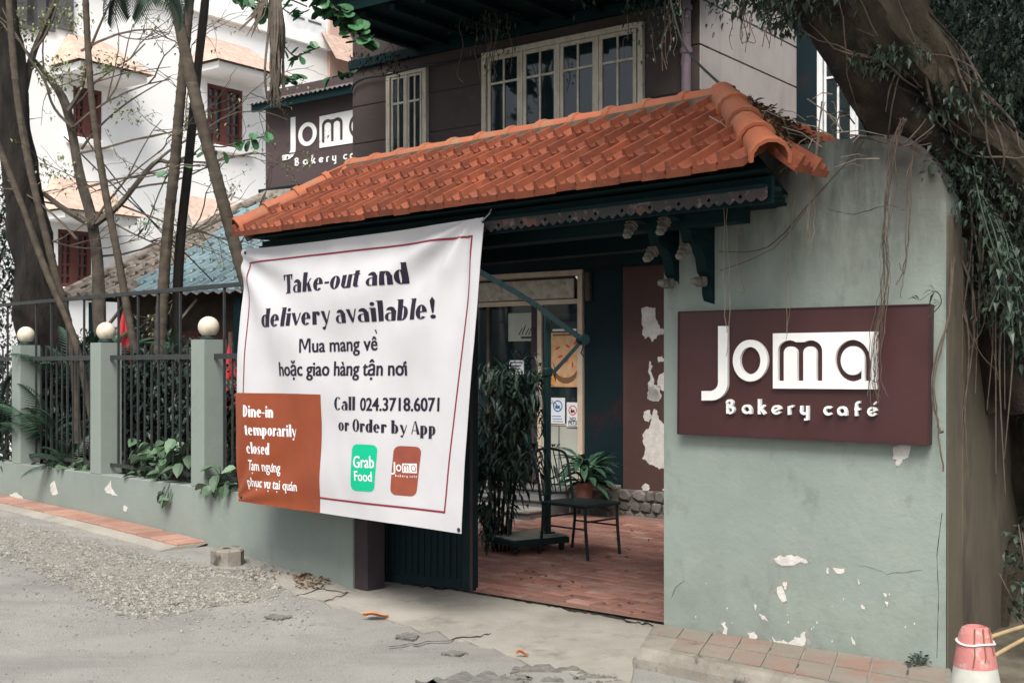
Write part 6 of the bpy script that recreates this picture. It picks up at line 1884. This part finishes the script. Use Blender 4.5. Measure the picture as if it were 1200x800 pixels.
pt = at(684, 590, 11.95); ps_, pd_ = B.inv(pt)
pz = .272
t = thing('potted_plant', 'leafy plant in a small terracotta pot on the step behind the chair', 'potted plant', B, ps_, pd_, pz)
MB().lathe([(.001, 0), (.075, 0), (.095, .15), (.108, .15), (.11, .185), (.095, .185), (.09, .16), (.001, .16)], (ps_, pd_, pz), 22).build('pot', 'terracotta_pot', t, True)
lm = MB(); Pl = [(0, 0), (.030, .07), (.047, .15), (.036, .23), (0, .31), (-.036, .23), (-.047, .15), (-.030, .07)]
lm.add([(x, y, .3*abs(x)-1.6*y*y+.12*y) for x, y in Pl]+[(0, .07, -.005), (0, .15, -.025), (0, .23, -.06)], [(0, 1, 8), (1, 2, 9, 8), (2, 3, 10, 9), (3, 4, 10), (4, 5, 10), (5, 6, 9, 10), (6, 7, 8, 9), (7, 0, 8)])
lme = meshdata(lm, 'leaf', 'palm_leaf')
random.seed(51)
sm_ = MB()
for k in range(60):
    az = ru(0, 6.28); r = ru(0, .12); hz_ = ru(.18, .42)
    p = Vector((ps_+r*math.cos(az)+.03, pd_+r*math.sin(az), pz+hz_))
    piece('leaf', lme, t, p, Matrix.Rotation(az-math.pi/2+ru(-.3, .3), 3, 'Z') @ Matrix.Rotation(R(ru(-15, 50)), 3, 'X'), (ru(.7, 1.05),)*3)
    sm_.tube([(ps_+ru(-.03, .03), pd_+ru(-.03, .03), pz+.15), p], .004, 4)
sm_.build('stems', 'leaf_ivy', t)
mb = MB()
for k in range(46):
    px, py = ru(566, 778), ru(622, 728); Y = FPX*(EYE-.08)/(py-431); X = (px-600)/FPX*Y
    if G.inv((X, Y))[1] < dthr(G.inv((X, Y))[0])+.05: continue
    mb.leaf((X, Y, yard(X, Y)+.014), (ru(-1, 1), ru(-1, 1), .15), (0, 0, 1), ru(.03, .06), ru(.02, .03), .35, -.1)
o = mb.build('fallen_leaves', 'dry_leaf'); props(o, 'small dark dead leaves scattered over the red courtyard paving', 'leaves', kind='stuff')

# ================================================================== STREET SIDE OBJECTS
g0 = ground(267, 663)
t = thing('concrete_block', 'chipped grey concrete block with a hole lying at the end of the kerb bricks', 'block', N, g0.x, g0.y, g0.z)
cc = ground(267, 660)
P = [(cc.x+.125*math.cos(R(a))*r, cc.y+.125*math.sin(R(a))*r*1.1) for a, r in ((5, 1), (50, 1.05), (95, .95), (150, 1.1), (195, 1.05), (240, .95), (285, 1.0), (330, 1.08))]
m = MB(); n = len(P)
m.add([(x, y, cc.z-.02) for x, y in P]+[(x, y, cc.z+.105) for x, y in P]+[(cc.x+(x-cc.x)*.88, cc.y+(y-cc.y)*.88, cc.z+.12) for x, y in P], [tuple(2*n+k for k in range(n))]+[(i, (i+1) % n, n+(i+1) % n, n+i) for i in range(n)]+[(n+i, n+(i+1) % n, 2*n+(i+1) % n, 2*n+i) for i in range(n)])
m.build('body', 'kerb_concrete', t)
MB().lathe([(.001, 0), (.03, 0), (.026, .003), (.001, .003)], (cc.x-.01, cc.y, cc.z+.1205), 12).build('socket', 'crack_dirt', t)
def rock(label, px, py, r, mt, h=1.0, name='rubble_stone', cat='stone', group=None):
    p = ground(px, py); m = MB(); vs = []
    for k in range(14):
        v = Vector((random.gauss(0, 1), random.gauss(0, 1), abs(random.gauss(0, 1))*h)).normalized(); vs.append(p+Vector((v.x*r, v.y*r, v.z*r*h)))
    bm = bmesh.new(); [bm.verts.new(v) for v in vs]+[bm.verts.new(p+Vector((0, 0, -.01)))]
    bmesh.ops.convex_hull(bm, input=bm.verts[:]); loose = [v for v in bm.verts if not v.link_faces]; bmesh.ops.delete(bm, geom=loose, context='VERTS'); bm.verts.index_update()
    m.add([v.co.copy() for v in bm.verts], [tuple(v.index for v in f.verts) for f in bm.faces]); bm.free()
    one(name, m, mt, label, cat, N, tuple(p), group=group)
rock('broken terracotta shard standing against the foot of the low wall', 372, 672, .055, 'orange_leaf', 1.8)
rock('dark broken stone leaning on the wall behind the terracotta shard', 368, 668, .045, 'stone', 2.2)
rock('grey lump of rubble at the foot of the low wall right of the concrete block', 333, 656, .05, 'kerb_concrete', 1.0)
rock('flat dark stone at the edge of the gravel and the asphalt', 208, 708, .06, 'stone', .3)
rock('pale pebble on the concrete apron', 626, 776, .014, 'gravel_stone', .8)
mb = MB()
for k in range(60): 
    p = ground(ru(345, 385), ru(672, 690), .01); mb.leaf(p, (ru(-1, 1), ru(-1, 1), .3), (0, 0, 1), .05, .03, .3, 0)
for k in range(60):
    p = ground(ru(285, 370), ru(662, 680), .01); mb.leaf(p, (ru(-1, 1), ru(-1, 1), .3), (0, 0, 1), .035, .02, .3, 0)
o = mb.build('leaf_debris', 'dry_leaf'); props(o, 'dry brown leaves and chips gathered at the end of the low wall', 'debris', kind='stuff')
def fallen(label, px, py, L, a):
    p = ground(px, py, .022); m = MB(); n = 8; vs = []
    for i in range(n+1):
        f = i/n; w_ = L*.22*math.sin(math.pi*f)**.7; ax = L*(f-.5)
        for sgn in (-1, 0, 1): vs.append((p.x+ax*math.cos(a)-sgn*w_*math.sin(a), p.y+ax*math.sin(a)+sgn*w_*math.cos(a), p.z+.02*abs(sgn)+.012*math.sin(5*f)))
    m.add(vs, [(3*i+k, 3*i+k+1, 3*i+k+4, 3*i+k+3) for i in range(n) for k in (0, 1)]); one('fallen_leaf', m, 'orange_leaf', label, 'leaf', N, tuple(p))
fallen('large curled orange brown leaf on the concrete apron below the gate leaf', 440, 722, .17, .25)
fallen('small orange leaf lying on the apron in front of the opening', 612, 767, .07, .1)
# traffic cone with poles
cb = at(1143, 800, 4.5)
t = thing('traffic_cone', 'worn traffic cone with faded pink top and white body, lower right corner', 'traffic cone', N, cb.x, 4.5, 0)
ctop = 1.6-(733-431)*4.5/FPX
def cseg(z): return .052+(ctop-z)*.175
MB().lathe([(cseg(.0)+.01, .03), (cseg(.03), .035), (cseg(.485), .485)], (cb.x, 4.5, 0), 28).build('white_body', 'cone_white', t, True)
MB().lathe([(cseg(.485)+.002, .48), (cseg(.5)+.002, .5), (cseg(.6)+.002, .60), (cseg(ctop)-.004, ctop-.006), (cseg(ctop)-.016, ctop), (cseg(ctop)-.02, ctop-.02)], (cb.x, 4.5, 0), 28).build('pink_top', 'cone_pink', t, True)
MB().box(cb.x-.2, cb.x+.2, 4.3, 4.7, 0.004, .035, .01).build('base', 'rubber', t)
m = MB(); zc = .57; m.tube([Vector((cb.x+(cseg(zc)+.006)*math.cos(k*.35), 4.5+(cseg(zc)+.006)*math.sin(k*.35), zc+.004*math.sin(k))) for k in range(19)], .004, 5); m.build('cord', 'ink_white', t)
m = MB()
for k in range(3):
    a = 4.3+k*.55; m.tube([Vector((cb.x+(cseg(z)+.0035)*math.cos(a+.06*math.sin(z*60)), 4.5+(cseg(z)+.0035)*math.sin(a+.06*math.sin(z*60)), z)) for z in (.49+k*.02, .53, .58, .63)], .003, 4)
m.build('scuff', 'poster_brown', t)
for lb, A_, B_ in (('upper bamboo pole leaning from the traffic cone to the right', (1158, 747), (1250, 727)), ('lower bamboo pole curving from the traffic cone to the right', (1158, 772), (1250, 730))):
    p, q_ = at(*A_, 4.55), at(*B_, 4.9); m = MB(); m.tube(smooth([p, (p+q_)/2+Vector((0, 0, .015)), q_, q_+(q_-p)*1.2], 5), .0085, 8); one('bamboo_pole', m, 'bamboo', lb, 'pole', N, tuple(p), True)
# weed at the wall foot
p = Vector((*W.w(1.50, -.06, 0)[:2], .09))
t = thing('weed', 'small green weed growing at the foot of the sign wall near the cone', 'plant', N, *p); mb = MB()
for k in range(46): mb.leaf(p+Vector((ru(-.05, .05), ru(-.04, .04), ru(.01, .07))), (ru(-1, 1), ru(-1, 1), ru(-.2, .8)), (0, 0, 1), .035, .02)
mb.build('leaves', 'leaf_ivy', t); m = MB()
for k in range(6): m.tube([p, p+Vector((ru(-.05, .05), ru(-.04, .04), .07))], .0015, 4)
m.build('stems', 'leaf_ivy', t)
# dark sheet standing in for a shaded opening, and soil, at the right
mb = MB(); vs, fs = gridgeo(10, 10, lambda a, b: (2.22+4*a, 5.2+7*b-.9*a, .03+.12*min(1, b*5)+.02*noise.noise(Vector((a*9, b*9, 0)))))
mb.add(vs, fs); struct('bare_soil', mb, 'soil_pale')
t = thing('dark_opening_panel', 'dark navy panel standing in for the dark opening behind the banyan trunk', 'panel', N, 3.3, 8.0, 0)
MB().box(2.92, 5.2, 7.9, 7.95, .0, 2.1, .01).build('sheet', 'opening_dark', t)
for k in range(5): MB().box(3.0+k*.5, 3.03+k*.5, 7.885, 7.8995, .02, 2.08).build('rib', 'opening_dark', t)
t = thing('garden_bush', 'dark leafy undergrowth beside the traffic cone under the banyan', 'bush', N, 2.95, 6.6, .1); mb = MB()
for (cx, cy, Y) in ((1205, 640, 6.3), (1210, 700, 6.0)): leaves(mb, at(cx, cy, Y), (.12, .2, .16), 70, .06, .03)
mb.build('leaves', 'leaf_ivy', t); m = MB()
for k in range(6): m.tube([at(1215, 760, 6.2), at(1190+ru(-20, 20), 650+ru(-60, 40), 6.2)], .004, 4)
m.build('stems', 'twig', t)
# folded red parasols behind the fence
def folded(label, px, y0, y1, Y, r):
    a, b_ = at(px, y0, Y), at(px, y1, Y); t = thing('folded_parasol', label, 'parasol', N, b_.x, b_.y, .22, 'folded red parasols behind the fence'); m = MB(); n = 12; vs = []
    st = [(0, .1), (.15, .35), (.5, .8), (.85, 1.0), (1, .9)]
    for f, rr in st:
        for k in range(n): q = r*rr*(1 if k % 2 else .6); vs.append((a.x+q*math.cos(k*2*math.pi/n), a.y+q*math.sin(k*2*math.pi/n), a.z+(b_.z-a.z)*f))
    m.add(vs, [(i*n+k, i*n+(k+1) % n, (i+1)*n+(k+1) % n, (i+1)*n+k) for i in range(len(st)-1) for k in range(n)]); m.build('canopy', 'red_canvas', t)
    MB().tube([(a.x, a.y, .2), (a.x, a.y, a.z+.05)], .02, 8).build('pole', 'dull_wood', t)
folded('folded red parasol between the trunks in the second fence bay', 146, 362, 425, 12.9, .10)
folded('folded red parasol just left of the banner edge', 270, 395, 480, 11.5, .08)
# distant tree line behind everything
random.seed(61)
for lb, x, y, h in (('distant tree beyond the villa on the far left', -26, 40, 6), ('distant tree beyond the cafe on the right', 12, 34, 7), ('distant tree far beyond the right edge', 24, 36, 7)):
    bush('distant_tree', lb, 'tree', (x, y, h*.65), (4.5, 3, h*.5), 2500, .5, .25, 'leaf_dark', trunk=(.3, 0), clumps=24)
